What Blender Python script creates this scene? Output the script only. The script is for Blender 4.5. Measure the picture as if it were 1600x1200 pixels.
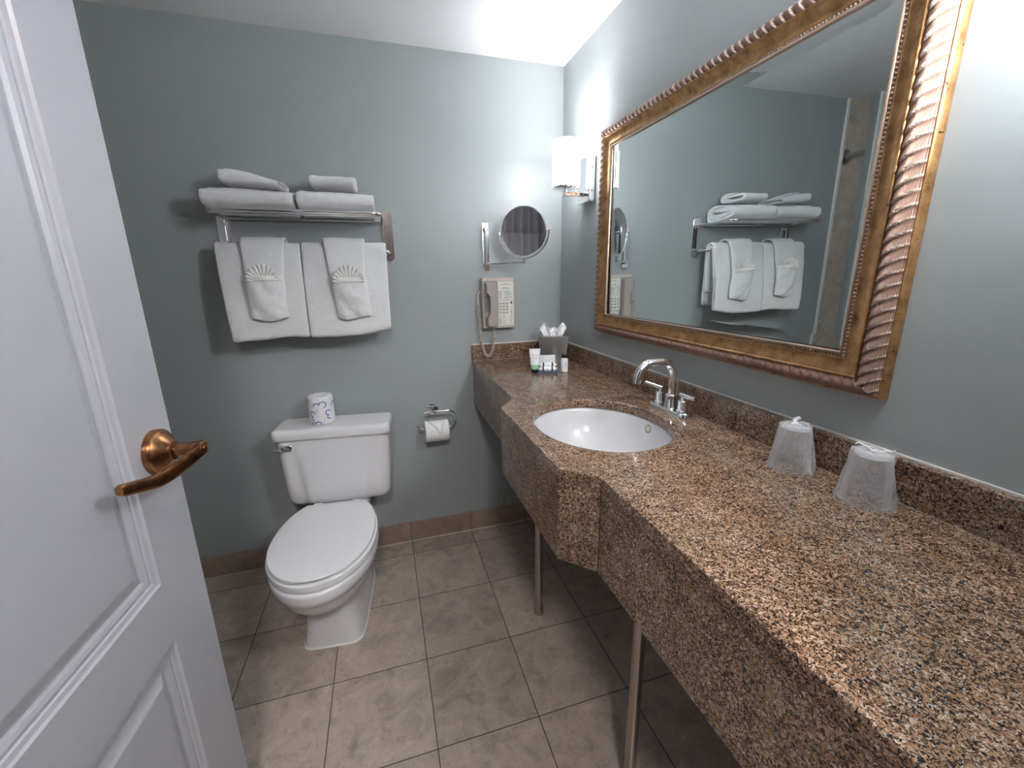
import bpy, bmesh, math, random
from mathutils import Vector, Matrix, noise
random.seed(7)
PI = math.pi
S = bpy.context.scene
COL = S.collection
for o in list(bpy.data.objects):
    bpy.data.objects.remove(o, do_unlink=True)

# ------------------------------------------------------------------ camera
cam_d = bpy.data.cameras.new('camera')
cam = bpy.data.objects.new('camera', cam_d)
COL.objects.link(cam)
FPX = 656.77
cam_d.sensor_fit = 'HORIZONTAL'
cam_d.sensor_width = 36.0
cam_d.lens = FPX / 1600 * 36.0
cam_d.clip_start = 0.02
yaw, pitch, roll = -0.2933, -0.2506, 0.0137
Rz = Matrix.Rotation(yaw, 3, 'Z')
Rx = Matrix.Rotation(pitch, 3, 'X')
Ry = Matrix.Rotation(roll, 3, 'Y')
R = Rz @ Rx @ Ry
right, fwd, up = R.col[0], R.col[1], R.col[2]
M = Matrix((( right.x, up.x, -fwd.x, -0.8486), (right.y, up.y, -fwd.y, -1.9589),
            (right.z, up.z, -fwd.z, 1.2989), (0, 0, 0, 1)))
cam.matrix_world = M
S.camera = cam

# ------------------------------------------------------------------ world / exposure
W = bpy.data.worlds.new('world')
S.world = W
W.use_nodes = True
W.node_tree.nodes['Background'].inputs[0].default_value = (0.92, 0.92, 1.0, 1)
W.node_tree.nodes['Background'].inputs[1].default_value = 0.20
S.view_settings.view_transform = 'Standard'
S.view_settings.look = 'None'
S.view_settings.exposure = 1.62
S.view_settings.gamma = 1.0
S.view_settings.use_curve_mapping = False
SHADE_EMIT = (6.2, 33.0)     # far sconce, near sconce
BULB_W = (2.0, 7.0)
HALL_FILL_EMIT = 40.0  # strength of the added fill lamp in the hall
LIGHT_COL = (0.96, 0.97, 1.0)

# ------------------------------------------------------------------ room dimensions
H = 2.183
XL = -1.735          # where the painted back wall meets the shower tile
XE = -2.45          # far side of the shower
YF = -1.87          # front wall
TS = 0.3048
OX, OY = -0.193, -0.1174
HC = 0.91

# ------------------------------------------------------------------ materials
def mat(name, col=(.8, .8, .8), rough=.5, metal=0., **kw):
    m = bpy.data.materials.new(name)
    m.use_nodes = True
    b = m.node_tree.nodes['Principled BSDF']
    b.inputs['Base Color'].default_value = (*col, 1)
    b.inputs['Roughness'].default_value = rough
    b.inputs['Metallic'].default_value = metal
    for k, v in kw.items():
        b.inputs[k].default_value = v
    return m

def nd(m, t, **kw):
    n = m.node_tree.nodes.new(t)
    for k, v in kw.items():
        setattr(n, k, v)
    return n

def lk(m, a, b):
    m.node_tree.links.new(a, b)

def bsdf(m):
    return m.node_tree.nodes['Principled BSDF']

def ramp(m, stops, interp='LINEAR'):
    r = nd(m, 'ShaderNodeValToRGB')
    cr = r.color_ramp
    cr.interpolation = interp
    while len(cr.elements) < len(stops):
        cr.elements.new(0.5)
    for e, (p, c) in zip(cr.elements, stops):
        e.position = p
        e.color = (*c, 1)
    return r

def objco(m):
    return nd(m, 'ShaderNodeTexCoord').outputs['Object']

def add_bump(m, scale, strength, dist=.002, detail=3, src=None):
    n = nd(m, 'ShaderNodeTexNoise')
    n.inputs['Scale'].default_value = scale
    n.inputs['Detail'].default_value = detail
    lk(m, src or objco(m), n.inputs['Vector'])
    b = nd(m, 'ShaderNodeBump')
    b.inputs['Strength'].default_value = strength
    b.inputs['Distance'].default_value = dist
    lk(m, n.outputs['Fac'], b.inputs['Height'])
    lk(m, b.outputs['Normal'], bsdf(m).inputs['Normal'])
    return b

M_wall = mat('painted_wall', (.355, .388, .390), .42)
add_bump(M_wall, 220, .12, .001)
M_ceil = mat('ceiling_paint', (.80, .81, .83), .8)
add_bump(M_ceil, 160, .2, .001)
M_door = mat('door_paint', (.43, .43, .47), .32)
add_bump(M_door, 60, .05, .001)
M_trimw = mat('white_trim', (.78, .78, .76), .4)
M_caulk = mat('caulk', (.74, .73, .68), .6)
M_chrome = mat('chrome', (.88, .88, .90), .05, 1.)
M_nickel = mat('brushed_nickel', (.52, .50, .48), .28, 1.)
M_pipe = mat('satin_pipe', (.50, .45, .40), .30, 1.)
M_steel = mat('brushed_steel', (.50, .49, .48), .33, 1.)
M_copper = mat('aged_copper', (.40, .185, .085), .27, 1.)
n_ = nd(M_copper, 'ShaderNodeTexNoise'); n_.inputs['Scale'].default_value = 40; n_.inputs['Detail'].default_value = 5
lk(M_copper, objco(M_copper), n_.inputs['Vector'])
r_ = ramp(M_copper, [(.35, (.20, .085, .04)), (.6, (.46, .22, .10))])
lk(M_copper, n_.outputs['Fac'], r_.inputs['Fac']); lk(M_copper, r_.outputs['Color'], bsdf(M_copper).inputs['Base Color'])
M_copper_dark = mat('copper_recess', (.05, .02, .012), .4, .8)
M_ceramic = mat('ceramic', (.80, .79, .81), .10, 0., **{'Coat Weight': .3, 'Coat Roughness': .03})
M_seat = mat('seat_plastic', (.83, .83, .85), .22)
M_mirror = mat('mirror_silver', (.80, .86, .86), .0, 1.)
M_mirror2 = mat('magnifier_silver', (.72, .71, .74), .02, 1.)
M_paper = mat('tissue_paper', (.86, .85, .84), .9)
M_tissue = mat('facial_tissue', (.90, .90, .92), .8)
bsdf(M_tissue).inputs['Subsurface Weight'].default_value = .0
M_wrap = mat('roll_wrapper', (.84, .84, .86), .45)
M_blue = mat('blue_print', (.012, .085, .32), .5)
M_grayprint = mat('gray_print', (.30, .31, .34), .6)
M_card = mat('cardboard', (.45, .36, .27), .9)
M_black = mat('black_plastic', (.012, .012, .013), .3)
M_dark = mat('dark_gap', (.02, .02, .02), .8)

M_towel = mat('terry_cloth', (.90, .90, .91), .95, **{'Sheen Weight': .25, 'Sheen Roughness': .6})
co = objco(M_towel)
v_ = nd(M_towel, 'ShaderNodeTexVoronoi'); v_.inputs['Scale'].default_value = 400
lk(M_towel, co, v_.inputs['Vector'])
n_ = nd(M_towel, 'ShaderNodeTexNoise'); n_.inputs['Scale'].default_value = 170; n_.inputs['Detail'].default_value = 4
lk(M_towel, co, n_.inputs['Vector'])
ad = nd(M_towel, 'ShaderNodeMath', operation='ADD')
lk(M_towel, v_.outputs['Distance'], ad.inputs[0]); lk(M_towel, n_.outputs['Fac'], ad.inputs[1])
b_ = nd(M_towel, 'ShaderNodeBump'); b_.inputs['Strength'].default_value = .7; b_.inputs['Distance'].default_value = .0035
lk(M_towel, ad.outputs[0], b_.inputs['Height']); lk(M_towel, b_.outputs['Normal'], bsdf(M_towel).inputs['Normal'])
M_hem = mat('woven_hem', (.84, .83, .80), .9)
add_bump(M_hem, 500, .3, .001)

# granite
def granite(name, dark=1.0):
    m = mat(name, (.2, .15, .1), .13)
    co = objco(m)
    wn = nd(m, 'ShaderNodeTexNoise'); wn.inputs['Scale'].default_value = 190; wn.inputs['Detail'].default_value = 2
    lk(m, co, wn.inputs['Vector'])
    mx = nd(m, 'ShaderNodeMixRGB'); mx.inputs[0].default_value = .012
    lk(m, co, mx.inputs[1]); lk(m, wn.outputs['Color'], mx.inputs[2])
    v = nd(m, 'ShaderNodeTexVoronoi'); v.inputs['Scale'].default_value = 470
    lk(m, mx.outputs[0], v.inputs['Vector'])
    sp = nd(m, 'ShaderNodeSeparateColor'); lk(m, v.outputs['Color'], sp.inputs[0])
    big = nd(m, 'ShaderNodeTexNoise'); big.inputs['Scale'].default_value = 24; big.inputs['Detail'].default_value = 4
    lk(m, co, big.inputs['Vector'])
    # shift the mineral mix by the low-frequency noise
    ma = nd(m, 'ShaderNodeMath', operation='MULTIPLY_ADD'); ma.inputs[1].default_value = .5; 
    lk(m, big.outputs['Fac'], ma.inputs[0]); ma.inputs[2].default_value = -.25
    a2 = nd(m, 'ShaderNodeMath', operation='ADD'); lk(m, sp.outputs[0], a2.inputs[0]); lk(m, ma.outputs[0], a2.inputs[1])
    r1 = ramp(m, [(0, (.016, .010, .008)), (.21, (.078, .040, .024)), (.40, (.20, .108, .062)),
                  (.62, (.33, .205, .130)), (.87, (.50, .36, .27))], 'CONSTANT')
    lk(m, a2.outputs[0], r1.inputs['Fac'])
    r2 = ramp(m, [(0, (.013, .012, .012)), (.21, (.10, .065, .042)), (.42, (.27, .142, .064)),
                  (.66, (.29, .195, .138)), (.90, (.45, .37, .30))], 'CONSTANT')
    lk(m, a2.outputs[0], r2.inputs['Fac'])
    b2 = nd(m, 'ShaderNodeTexNoise'); b2.inputs['Scale'].default_value = 9; b2.inputs['Detail'].default_value = 3
    lk(m, co, b2.inputs['Vector'])
    rr = ramp(m, [(.42, (0, 0, 0)), (.58, (1, 1, 1))]); lk(m, b2.outputs['Fac'], rr.inputs['Fac'])
    mm = nd(m, 'ShaderNodeMixRGB'); lk(m, rr.outputs['Color'], mm.inputs[0])
    lk(m, r1.outputs['Color'], mm.inputs[1]); lk(m, r2.outputs['Color'], mm.inputs[2])
    lk(m, mm.outputs[0], bsdf(m).inputs['Base Color'])
    bsdf(m).inputs['Specular IOR Level'].default_value = .5
    return m
M_granite = granite('granite')

# stone floor tile with grout lines
def stone(name, base, tiled=True):
    m = mat(name, base, .3)
    co = objco(m)
    sep = nd(m, 'ShaderNodeSeparateXYZ'); lk(m, co, sep.inputs[0])
    def mth(op, a, b=None, c=None):
        n = nd(m, 'ShaderNodeMath', operation=op)
        for i, x in enumerate((a, b, c)):
            if x is None: continue
            if isinstance(x, (int, float)): n.inputs[i].default_value = x
            else: lk(m, x, n.inputs[i])
        return n.outputs[0]
    u = mth('DIVIDE', mth('SUBTRACT', sep.outputs[0], OX), TS)
    v = mth('DIVIDE', mth('SUBTRACT', sep.outputs[1], OY), TS)
    cu = mth('FLOOR', u); cv = mth('FLOOR', v)
    cmb = nd(m, 'ShaderNodeCombineXYZ'); lk(m, cu, cmb.inputs[0])
    if tiled: lk(m, cv, cmb.inputs[1])
    wn = nd(m, 'ShaderNodeTexWhiteNoise', noise_dimensions='3D'); lk(m, cmb.outputs[0], wn.inputs['Vector'])
    # shift texture per tile
    off = nd(m, 'ShaderNodeVectorMath', operation='MULTIPLY_ADD')
    lk(m, wn.outputs['Color'], off.inputs[0]); off.inputs[1].default_value = (5, 5, 5); lk(m, co, off.inputs[2])
    n1 = nd(m, 'ShaderNodeTexNoise'); n1.inputs['Scale'].default_value = 9; n1.inputs['Detail'].default_value = 8; n1.inputs['Roughness'].default_value = .65; n1.inputs['Distortion'].default_value = 1.2
    lk(m, off.outputs[0], n1.inputs['Vector'])
    r1 = ramp(m, [(.25, tuple(c * .62 for c in base)), (.48, base), (.60, tuple(c * 1.12 for c in base)), (.78, tuple(min(1, c * 1.5) for c in base))])
    lk(m, n1.outputs['Fac'], r1.inputs['Fac'])
    n2 = nd(m, 'ShaderNodeTexNoise'); n2.inputs['Scale'].default_value = 38; n2.inputs['Detail'].default_value = 6; n2.inputs['Distortion'].default_value = 2.0
    lk(m, off.outputs[0], n2.inputs['Vector'])
    r2 = ramp(m, [(.28, (.80, .77, .74)), (.44, (1, 1, 1)), (.58, (1, 1, 1)), (.72, (1.22, 1.19, 1.17))])
    lk(m, n2.outputs['Fac'], r2.inputs['Fac'])
    mu = nd(m, 'ShaderNodeMixRGB', blend_type='MULTIPLY'); mu.inputs[0].default_value = 1
    lk(m, r1.outputs['Color'], mu.inputs[1]); lk(m, r2.outputs['Color'], mu.inputs[2])
    # tile tone
    sw = nd(m, 'ShaderNodeSeparateColor'); lk(m, wn.outputs['Color'], sw.inputs[0])
    tone = mth('MULTIPLY_ADD', sw.outputs[1], .22, .89)
    hs = nd(m, 'ShaderNodeHueSaturation'); lk(m, mu.outputs[0], hs.inputs['Color']); lk(m, tone, hs.inputs['Value'])
    outc = hs.outputs['Color']
    # grout mask
    fu = mth('ABSOLUTE', mth('SUBTRACT', mth('FRACT', mth('ADD', u, .5)), .5))
    g = mth('LESS_THAN', fu, .0045)
    if tiled:
        fv = mth('ABSOLUTE', mth('SUBTRACT', mth('FRACT', mth('ADD', v, .5)), .5))
        g = mth('MAXIMUM', g, mth('LESS_THAN', fv, .0045))
    mg = nd(m, 'ShaderNodeMixRGB'); lk(m, g, mg.inputs[0]); lk(m, outc, mg.inputs[1])
    mg.inputs[2].default_value = (.05, .036, .026, 1) if tiled else (.10, .08, .065, 1)
    lk(m, mg.outputs[0], bsdf(m).inputs['Base Color'])
    ro = mth('MULTIPLY_ADD', g, .5, .30); lk(m, ro, bsdf(m).inputs['Roughness'])
    b = nd(m, 'ShaderNodeBump'); b.inputs['Strength'].default_value = .25; b.inputs['Distance'].default_value = .002
    h = mth('SUBTRACT', mth('MULTIPLY', n2.outputs['Fac'], .25), g)
    lk(m, h, b.inputs['Height']); lk(m, b.outputs['Normal'], bsdf(m).inputs['Normal'])
    return m
M_floor = stone('stone_tile_floor', (.43, .355, .305))
M_base = stone('stone_tile_base', (.34, .25, .20), False)
M_shower = stone('stone_tile_shower', (.62, .54, .47), False)

# ------------------------------------------------------------------ object helpers
def link(name, me, mat=None, parent=None, smooth=None):
    o = bpy.data.objects.new(name, me)
    COL.objects.link(o)
    if mat is not None and not me.materials:
        me.materials.append(mat)
    if parent is not None:
        o.parent = parent
    if smooth is not None:
        for p in me.polygons: p.use_smooth = True
        if smooth < 180:
            me.set_sharp_from_angle(angle=math.radians(smooth))
    return o

class MB:
    def __init__(s):
        s.v = []; s.f = []
    def add(s, vs, fs):
        b = len(s.v)
        s.v += [tuple(x) for x in vs]
        s.f += [tuple(b + i for i in f) for f in fs]
        return b
    def box(s, a, b):
        x0, y0, z0 = [min(p, q) for p, q in zip(a, b)]
        x1, y1, z1 = [max(p, q) for p, q in zip(a, b)]
        s.add([(x0,y0,z0),(x1,y0,z0),(x1,y1,z0),(x0,y1,z0),(x0,y0,z1),(x1,y0,z1),(x1,y1,z1),(x0,y1,z1)],
              [(0,3,2,1),(4,5,6,7),(0,1,5,4),(1,2,6,5),(2,3,7,6),(3,0,4,7)])
        return s
    def loft(s, rings, cap0=True, cap1=True, closed=True):
        n = len(rings[0]); b = len(s.v)
        for r in rings: s.v += [tuple(p) for p in r]
        for i in range(len(rings) - 1):
            for j in range(n if closed else n - 1):
                k = (j + 1) % n
                s.f.append((b+i*n+j, b+i*n+k, b+(i+1)*n+k, b+(i+1)*n+j))
        if cap0: s.f.append(tuple(b + j for j in reversed(range(n))))
        if cap1: s.f.append(tuple(b + (len(rings)-1)*n + j for j in range(n)))
        return s
    def tube(s, pts, r, n=12, cap=True, closed=False):
        pts = [Vector(p) for p in pts]
        rr = r if isinstance(r, (list, tuple)) else [r] * len(pts)
        rings = []; prev = None
        for i, p in enumerate(pts):
            if closed:
                t = (pts[(i+1) % len(pts)] - pts[i-1]).normalized()
            else:
                t = (pts[min(i+1, len(pts)-1)] - pts[max(i-1, 0)]).normalized()
            if prev is None:
                a = Vector((0,0,1)) if abs(t.z) < .9 else Vector((1,0,0))
                u = t.cross(a).normalized()
            else:
                u = (prev - t * prev.dot(t)).normalized()
            prev = u
            w = t.cross(u)
            rings.append([p + (u*math.cos(2*PI*k/n) + w*math.sin(2*PI*k/n)) * rr[i] for k in range(n)])
        if closed:
            rings.append(rings[0])
            s.loft(rings, False, False)
        else:
            s.loft(rings, cap, cap)
        return s
    def lathe(s, prof, n=32, mtx=None, cap=True):
        rings = []
        for r, z in prof:
            ring = [Vector((r*math.cos(2*PI*k/n), r*math.sin(2*PI*k/n), z)) for k in range(n)]
            if mtx is not None: ring = [mtx @ q for q in ring]
            rings.append(ring)
        s.loft(rings, cap, cap)
        return s
    def build(s, name, mat, parent=None, smooth=None, bevel=None, subsurf=None, seg=2):
        me = bpy.data.meshes.new(name)
        me.from_pydata(s.v, [], s.f)
        bm = bmesh.new(); bm.from_mesh(me)
        bmesh.ops.recalc_face_normals(bm, faces=bm.faces)
        bm.to_mesh(me); bm.free()
        o = link(name, me, mat, parent, smooth)
        if bevel:
            md = o.modifiers.new('bevel', 'BEVEL'); md.width = bevel; md.segments = seg; md.limit_method = 'ANGLE'; md.angle_limit = math.radians(40)
            md.harden_normals = False
        if subsurf:
            md = o.modifiers.new('sub', 'SUBSURF'); md.levels = subsurf; md.render_levels = subsurf
        return o

def tag(o, label=None, cat=None, group=None, kind=None):
    if label: o['label'] = label
    if cat: o['category'] = cat
    if group: o['group'] = group
    if kind: o['kind'] = kind
    return o

def thing(name, label, cat, loc=(0,0,0), rz=0, group=None):
    o = bpy.data.objects.new(name, None)
    o.empty_display_size = .05
    COL.objects.link(o); o.location = loc; o.rotation_euler = (0, 0, rz)
    return tag(o, label, cat, group)

def frame(origin, zdir, xdir=None):
    z = Vector(zdir).normalized()
    a = Vector(xdir) if xdir else (Vector((0,0,1)) if abs(z.z) < .9 else Vector((1,0,0)))
    y = z.cross(a).normalized(); x = y.cross(z)
    m = Matrix((x, y, z)).transposed().to_4x4()
    m.translation = Vector(origin)
    return m

def rrect(hx, hy, r, n=6, cx=0, cy=0):
    pts = []
    for sx, sy, a0 in ((1,1,0),(-1,1,90),(-1,-1,180),(1,-1,270)):
        for k in range(n + 1):
            a = math.radians(a0 + 90*k/n)
            pts.append((cx + sx*(hx-r) + r*math.cos(a), cy + sy*(hy-r) + r*math.sin(a)))
    return pts

def resample(poly, step):
    out = []
    n = len(poly)
    for i in range(n):
        a = Vector(poly[i]); b = Vector(poly[(i+1) % n])
        k = max(1, int((b-a).length/step))
        for j in range(k): out.append(tuple(a.lerp(b, j/k)))
    return out

def smoothpath(ctrl, k=8):
    """Catmull-Rom through control points."""
    c = [Vector(p) for p in ctrl]
    out = []
    for i in range(len(c)-1):
        p0 = c[max(i-1,0)]; p1 = c[i]; p2 = c[i+1]; p3 = c[min(i+2, len(c)-1)]
        for j in range(k):
            t = j/k
            out.append(.5*((2*p1) + (p2-p0)*t + (2*p0-5*p1+4*p2-p3)*t*t + (-p0+3*p1-3*p2+p3)*t**3))
    out.append(c[-1])
    return out

def text_mesh(body, size, mtx, name, mat, parent, ext=.0002):
    cu = bpy.data.curves.new(name, 'FONT'); cu.body = body; cu.size = size
    cu.align_x = 'CENTER'; cu.align_y = 'CENTER'; cu.extrude = ext
    tmp = bpy.data.objects.new('tmp', cu); COL.objects.link(tmp)
    dg = bpy.context.evaluated_depsgraph_get()
    me = bpy.data.meshes.new_from_object(tmp.evaluated_get(dg))
    bpy.data.objects.remove(tmp, do_unlink=True)
    me.transform(mtx)
    me.materials.clear()
    return link(name, me, mat, parent)

# ------------------------------------------------------------------ ROOM
def struct(name, mb, m, **kw):
    o = mb.build(name, m, **kw); o['kind'] = 'structure'; return o
struct('floor', MB().box((XE, -3.25, -.05), (.0, 0, 0)), M_floor)
struct('ceiling', MB().box((XE, YF-.12, H), (0, 0, H+.05)), M_ceil)
struct('wall_back', MB().box((XL, 0, -.05), (.1, .1, H+.05)), M_wall)
struct('wall_right', MB().box((0, YF-.12, -.05), (.1, 0, H+.05)), M_wall)
struct('wall_shower', MB().box((XE, 0, -.05), (XL, .1, H+.05)), M_shower)
struct('wall_left', MB().box((XE-.1, YF-.12, -.05), (XE, .1, H+.05)), M_shower)
mb = MB()
mb.box((XE, YF-.12, 0), (-1.38, YF, H)); mb.box((-.46, YF-.12, 0), (0, YF, H)); mb.box((-1.38, YF-.12, 2.07), (-.46, YF, H))
struct('wall_front', mb, M_wall)
mb = MB(); mb.box((-1.38, YF-.125, 0), (-1.355, YF+.005, 2.07)); mb.box((-.485, YF-.125, 0), (-.46, YF+.005, 2.07)); mb.box((-1.38, YF-.125, 2.045), (-.46, YF+.005, 2.07))
struct('trim_1', mb, M_trimw, bevel=.003)
struct('trim_2', MB().box((XL-.012, -.012, 0), (XL+.006, 0, H)), M_trimw, bevel=.003)
struct('baseboard_back', MB().box((XL+.006, -.010, 0), (0, 0, .105)), M_base, bevel=.0015)
struct('baseboard_right', MB().box((-.010, YF, 0), (0, -.010, .105)), M_base, bevel=.0015)
struct('trim_3', MB().box((XL+.006, -.0125, 0), (-.01, -.010, .0025)), M_caulk)

# the entry hall behind the doorway
M_hall = mat('hall_wall_paint', (.055, .045, .040), .6)
HY = -3.25
mb = MB(); mb.box((XE, HY-.1, 0), (.1, HY, 2.45)); mb.box((XE-.1, HY-.1, 0), (XE, YF-.12, 2.45)); mb.box((0, HY-.1, 0), (.1, YF-.12, 2.45)); mb.box((XE, YF-.12, H), (0, YF-.02, 2.45))
struct('wall_hall', mb, M_hall)
struct('ceiling_hall', MB().box((XE, HY, 2.45), (0, YF-.02, 2.50)), M_ceil)
hl = thing('hall_fill_lamp', 'added unseen fill lamp in the entry hall, shaped as a round frosted dome', 'fill light', (-.92, -2.85, 2.449))  # invented lamp out of view, added to light towels, toilet and floor frontally
MB().lathe([(.17, 0), (.17, -.018), (.165, -.022)], 48).build('base_ring', M_nickel, hl, 40)
M_hl = mat('fill_lamp_glass', (.9, .9, .9), .5)
bsdf(M_hl).inputs['Emission Color'].default_value = (1, .96, .93, 1); bsdf(M_hl).inputs['Emission Strength'].default_value = HALL_FILL_EMIT
MB().lathe([(.160, -.020), (.155, -.045), (.135, -.068), (.095, -.085), (.045, -.093), (.001, -.095)], 48, None, False).build('fill_dome', M_hl, hl, 180)

# ------------------------------------------------------------------ DOOR
Ex, Ey = -1.2546, -1.0450
ang = math.radians(86)
door = thing('door_1', None, None, (Ex, Ey, 0), ang)   # local +x = towards free edge, local -y = visible face
door['kind'] = 'structure'
DW, DB, DT, TH = .80, .012, 2.035, .038
def door_face(mb, yf, sgn):
    """face with two recessed raised-field panels; s from 0 (free edge) to -DW"""
    st = .126
    panels = [(.215, .664), (.779, 1.905)]
    xs0, xs1 = -st, -(DW - st)
    def q(x0, x1, z0, z1):
        mb.add([(x0,yf,z0),(x1,yf,z0),(x1,yf,z1),(x0,yf,z1)], [(0,1,2,3)])
    q(-DW, xs1, DB, DT); q(xs0, 0, DB, DT)
    q(xs1, xs0, DB, panels[0][0]); q(xs1, xs0, panels[0][1], panels[1][0]); q(xs1, xs0, panels[1][1], DT)
    prof = [(0, 0), (.002, .0045), (.009, .006), (.011, .0085), (.017, .0075), (.023, .0095), (.028, .013), (.032, .013), (.046, .0075), (.052, .0045), (.055, .004)]
    for z0, z1 in panels:
        rings = []
        for w, d in prof:
            y = yf + sgn*d
            rings.append([(xs1+w, y, z0+w), (xs0-w, y, z0+w), (xs0-w, y, z1-w), (xs1+w, y, z1-w)])
        mb.loft(rings, False, True)
mb = MB()
door_face(mb, 0, 1)
mb.add([(-DW,TH,DB),(0,TH,DB),(0,TH,DT),(-DW,TH,DT)], [(0,1,2,3)])
mb.add([(0,0,DB),(0,TH,DB),(0,TH,DT),(0,0,DT)], [(0,1,2,3)])
mb.add([(-DW,0,DB),(-DW,TH,DB),(-DW,TH,DT),(-DW,0,DT)], [(0,1,2,3)])
mb.add([(-DW,0,DT),(0,0,DT),(0,TH,DT),(-DW,TH,DT)], [(0,1,2,3)])
mb.add([(-DW,0,DB),(0,0,DB),(0,TH,DB),(-DW,TH,DB)], [(0,1,2,3)])
leaf = mb.build('door_leaf', M_door, door)
# lever handle (out = local -y)
hs, hz = -.058, 1.003
mt = frame((hs, 0, hz), (0, -1, 0))
mb = MB().lathe([(.0405, 0), (.0405, .011), (.0385, .0135), (.029, .0205), (.0195, .0265), (.0170, .029), (.0170, .032), (.0115, .033)], 40, mt)
rose = mb.build('door_handle', M_copper, door, 40)
rose['label'] = 'aged copper lever door handle with round rose'
# neck: flares outward
mb = MB().lathe([(.0110, .030), (.0112, .045), (.0128, .060), (.0135, .070), (.0130, .0765), (.0105, .0785)], 28, mt)
mb.build('neck', M_copper, rose, 40)
# lever blade: flat bar following a bent path in the (x, y) plane
path = smoothpath([(hs+.010, -.0745, hz), (hs-.008, -.0715, hz-.002), (hs-.030, -.0640, hz-.009), (hs-.055, -.0550, hz-.0155),
                   (hs-.078, -.0495, hz-.0175), (hs-.098, -.0470, hz-.0150), (hs-.130, -.0425, hz-.0060), (hs-.166, -.0385, hz+.0045)], 6)
rings = []
for i, p in enumerate(path):
    t = (path[min(i+1, len(path)-1)] - path[max(i-1, 0)]).normalized()
    nrm = Vector((-t.y, t.x, 0)).normalized()
    u = i/(len(path)-1)
    hh = .0135*(1-u) + .0095*u
    if i == 0 or i == len(path)-1: hh *= .72
    elif i in (1, len(path)-2): hh *= .93
    th = .0055
    rings.append([p + nrm*a*th + Vector((0,0,1))*b*hh for a, b in ((1,.7),(1,-.7),(.6,-1),(-.6,-1),(-1,-.7),(-1,.7),(-.6,1),(.6,1))])
lev = MB().loft(rings).build('lever', M_copper, rose, 50)
mb = MB().lathe([(.0066, .0775), (.0066, .0815), (.0056, .0820)], 20, frame((hs-.001, 0, hz-.0005), (0, -1, 0)))
mb.build('lock_cylinder', M_copper, rose, 40)
mb = MB(); mb.box((hs-.0018, -.0824, hz-.0040), (hs-.0002, -.0816, hz+.0030))
mb.build('keyhole', M_copper_dark, rose)

# ------------------------------------------------------------------ VANITY COUNTER
vanity = thing('vanity_counter', 'brown speckled granite vanity counter with deep apron along the right wall', 'counter', (-.25, -.9, 0))
VO = Vector((-.25, -.9, 0))
def loc(o):  # keep world-coordinate geometry under the offset empty
    o.matrix_parent_inverse = Matrix.Translation(-VO); return o
G = -.0015
outline = [(G, G), (-.457, G), (-.462, -.684), (-.528, -.768), (-.526, -1.214), (-.463, -1.281), (-.464, YF+.001), (G, YF+.001)]
SX, SY, SA, SB = -.303, -.980, .179, .213
bm = bmesh.new()
NS = 72
def ell(a, b, z, k): return (SX + a*math.cos(2*PI*k/NS), SY + b*math.sin(2*PI*k/NS), z)
def slab(z0, z1, poly, r):
    """counter slab with the oval cut-out"""
    rings = {}
    for z in (z0, z1):
        outer = [bm.verts.new((x, y, z)) for x, y in poly]
        inner = [bm.verts.new(ell(SA, SB, z, k)) for k in range(NS)]
        eo = [bm.edges.new((outer[i], outer[(i+1) % len(outer)])) for i in range(len(outer))]
        ei = [bm.edges.new((inner[i], inner[(i+1) % NS])) for i in range(NS)]
        bmesh.ops.triangle_fill(bm, use_beauty=True, use_dissolve=False, edges=eo + ei)
        rings[z] = (outer, inner)
    for w in (0, 1):
        a, b = rings[z0][w], rings[z1][w]
        for i in range(len(a)):
            j = (i+1) % len(a)
            bm.faces.new((a[i], a[j], b[j], b[i]))
slab(HC-.028, HC, outline, .0)
bmesh.ops.recalc_face_normals(bm, faces=bm.faces)
me = bpy.data.meshes.new('countertop'); bm.to_mesh(me); bm.free()
o = loc(link('countertop', me, M_granite, vanity))
md = o.modifiers.new('bevel', 'BEVEL'); md.width = .0025; md.segments = 2; md.limit_method = 'ANGLE'; md.angle_limit = math.radians(60)
# apron panels (slightly set back from the slab edge)
AZ = .690
front = outline[1:7]
def apron_panel(p, q, name='apron_panel'):
    a = Vector((p[0], p[1])); b = Vector((q[0], q[1]))
    d = (b-a).normalized(); nin = Vector((-d.y, d.x))
    if nin.x < 0: nin = -nin
    t0, t1 = .0025, .0225
    A = [a+nin*t0, b+nin*t0, b+nin*t1, a+nin*t1]
    mb = MB()
    mb.add([(v.x, v.y, AZ) for v in A] + [(v.x, v.y, HC-.0281) for v in A],
           [(0,1,2,3),(4,5,6,7),(0,1,5,4),(1,2,6,5),(2,3,7,6),(3,0,4,7)])
    loc(mb.build(name, M_granite, vanity, bevel=.001))
for i in range(5):
    apron_panel(front[i], front[i+1])
loc(MB().box((-.457, -.0205, HC), (-.0015, -.0015, .985)).build('backsplash', M_granite, vanity, bevel=.001))
loc(MB().box((-.0205, YF+.001, HC), (-.0015, -.021, .985)).build('backsplash', M_granite, vanity, bevel=.001))
mb = MB(); mb.box((-.457, -.004, .985), (-.004, -.0005, .9885)); mb.box((-.004, YF+.001, .985), (-.0005, -.0005, .9885))
loc(mb.build('caulk_line', M_caulk, vanity))
mb = MB(); mb.box((-.457, -.0215, HC), (-.02, -.0205, HC+.0008)); mb.box((-.0215, YF+.001, HC), (-.0205, -.02, HC+.0008))
loc(mb.build('caulk_line', mat('grey_caulk', (.34, .29, .25), .6), vanity))
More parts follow.
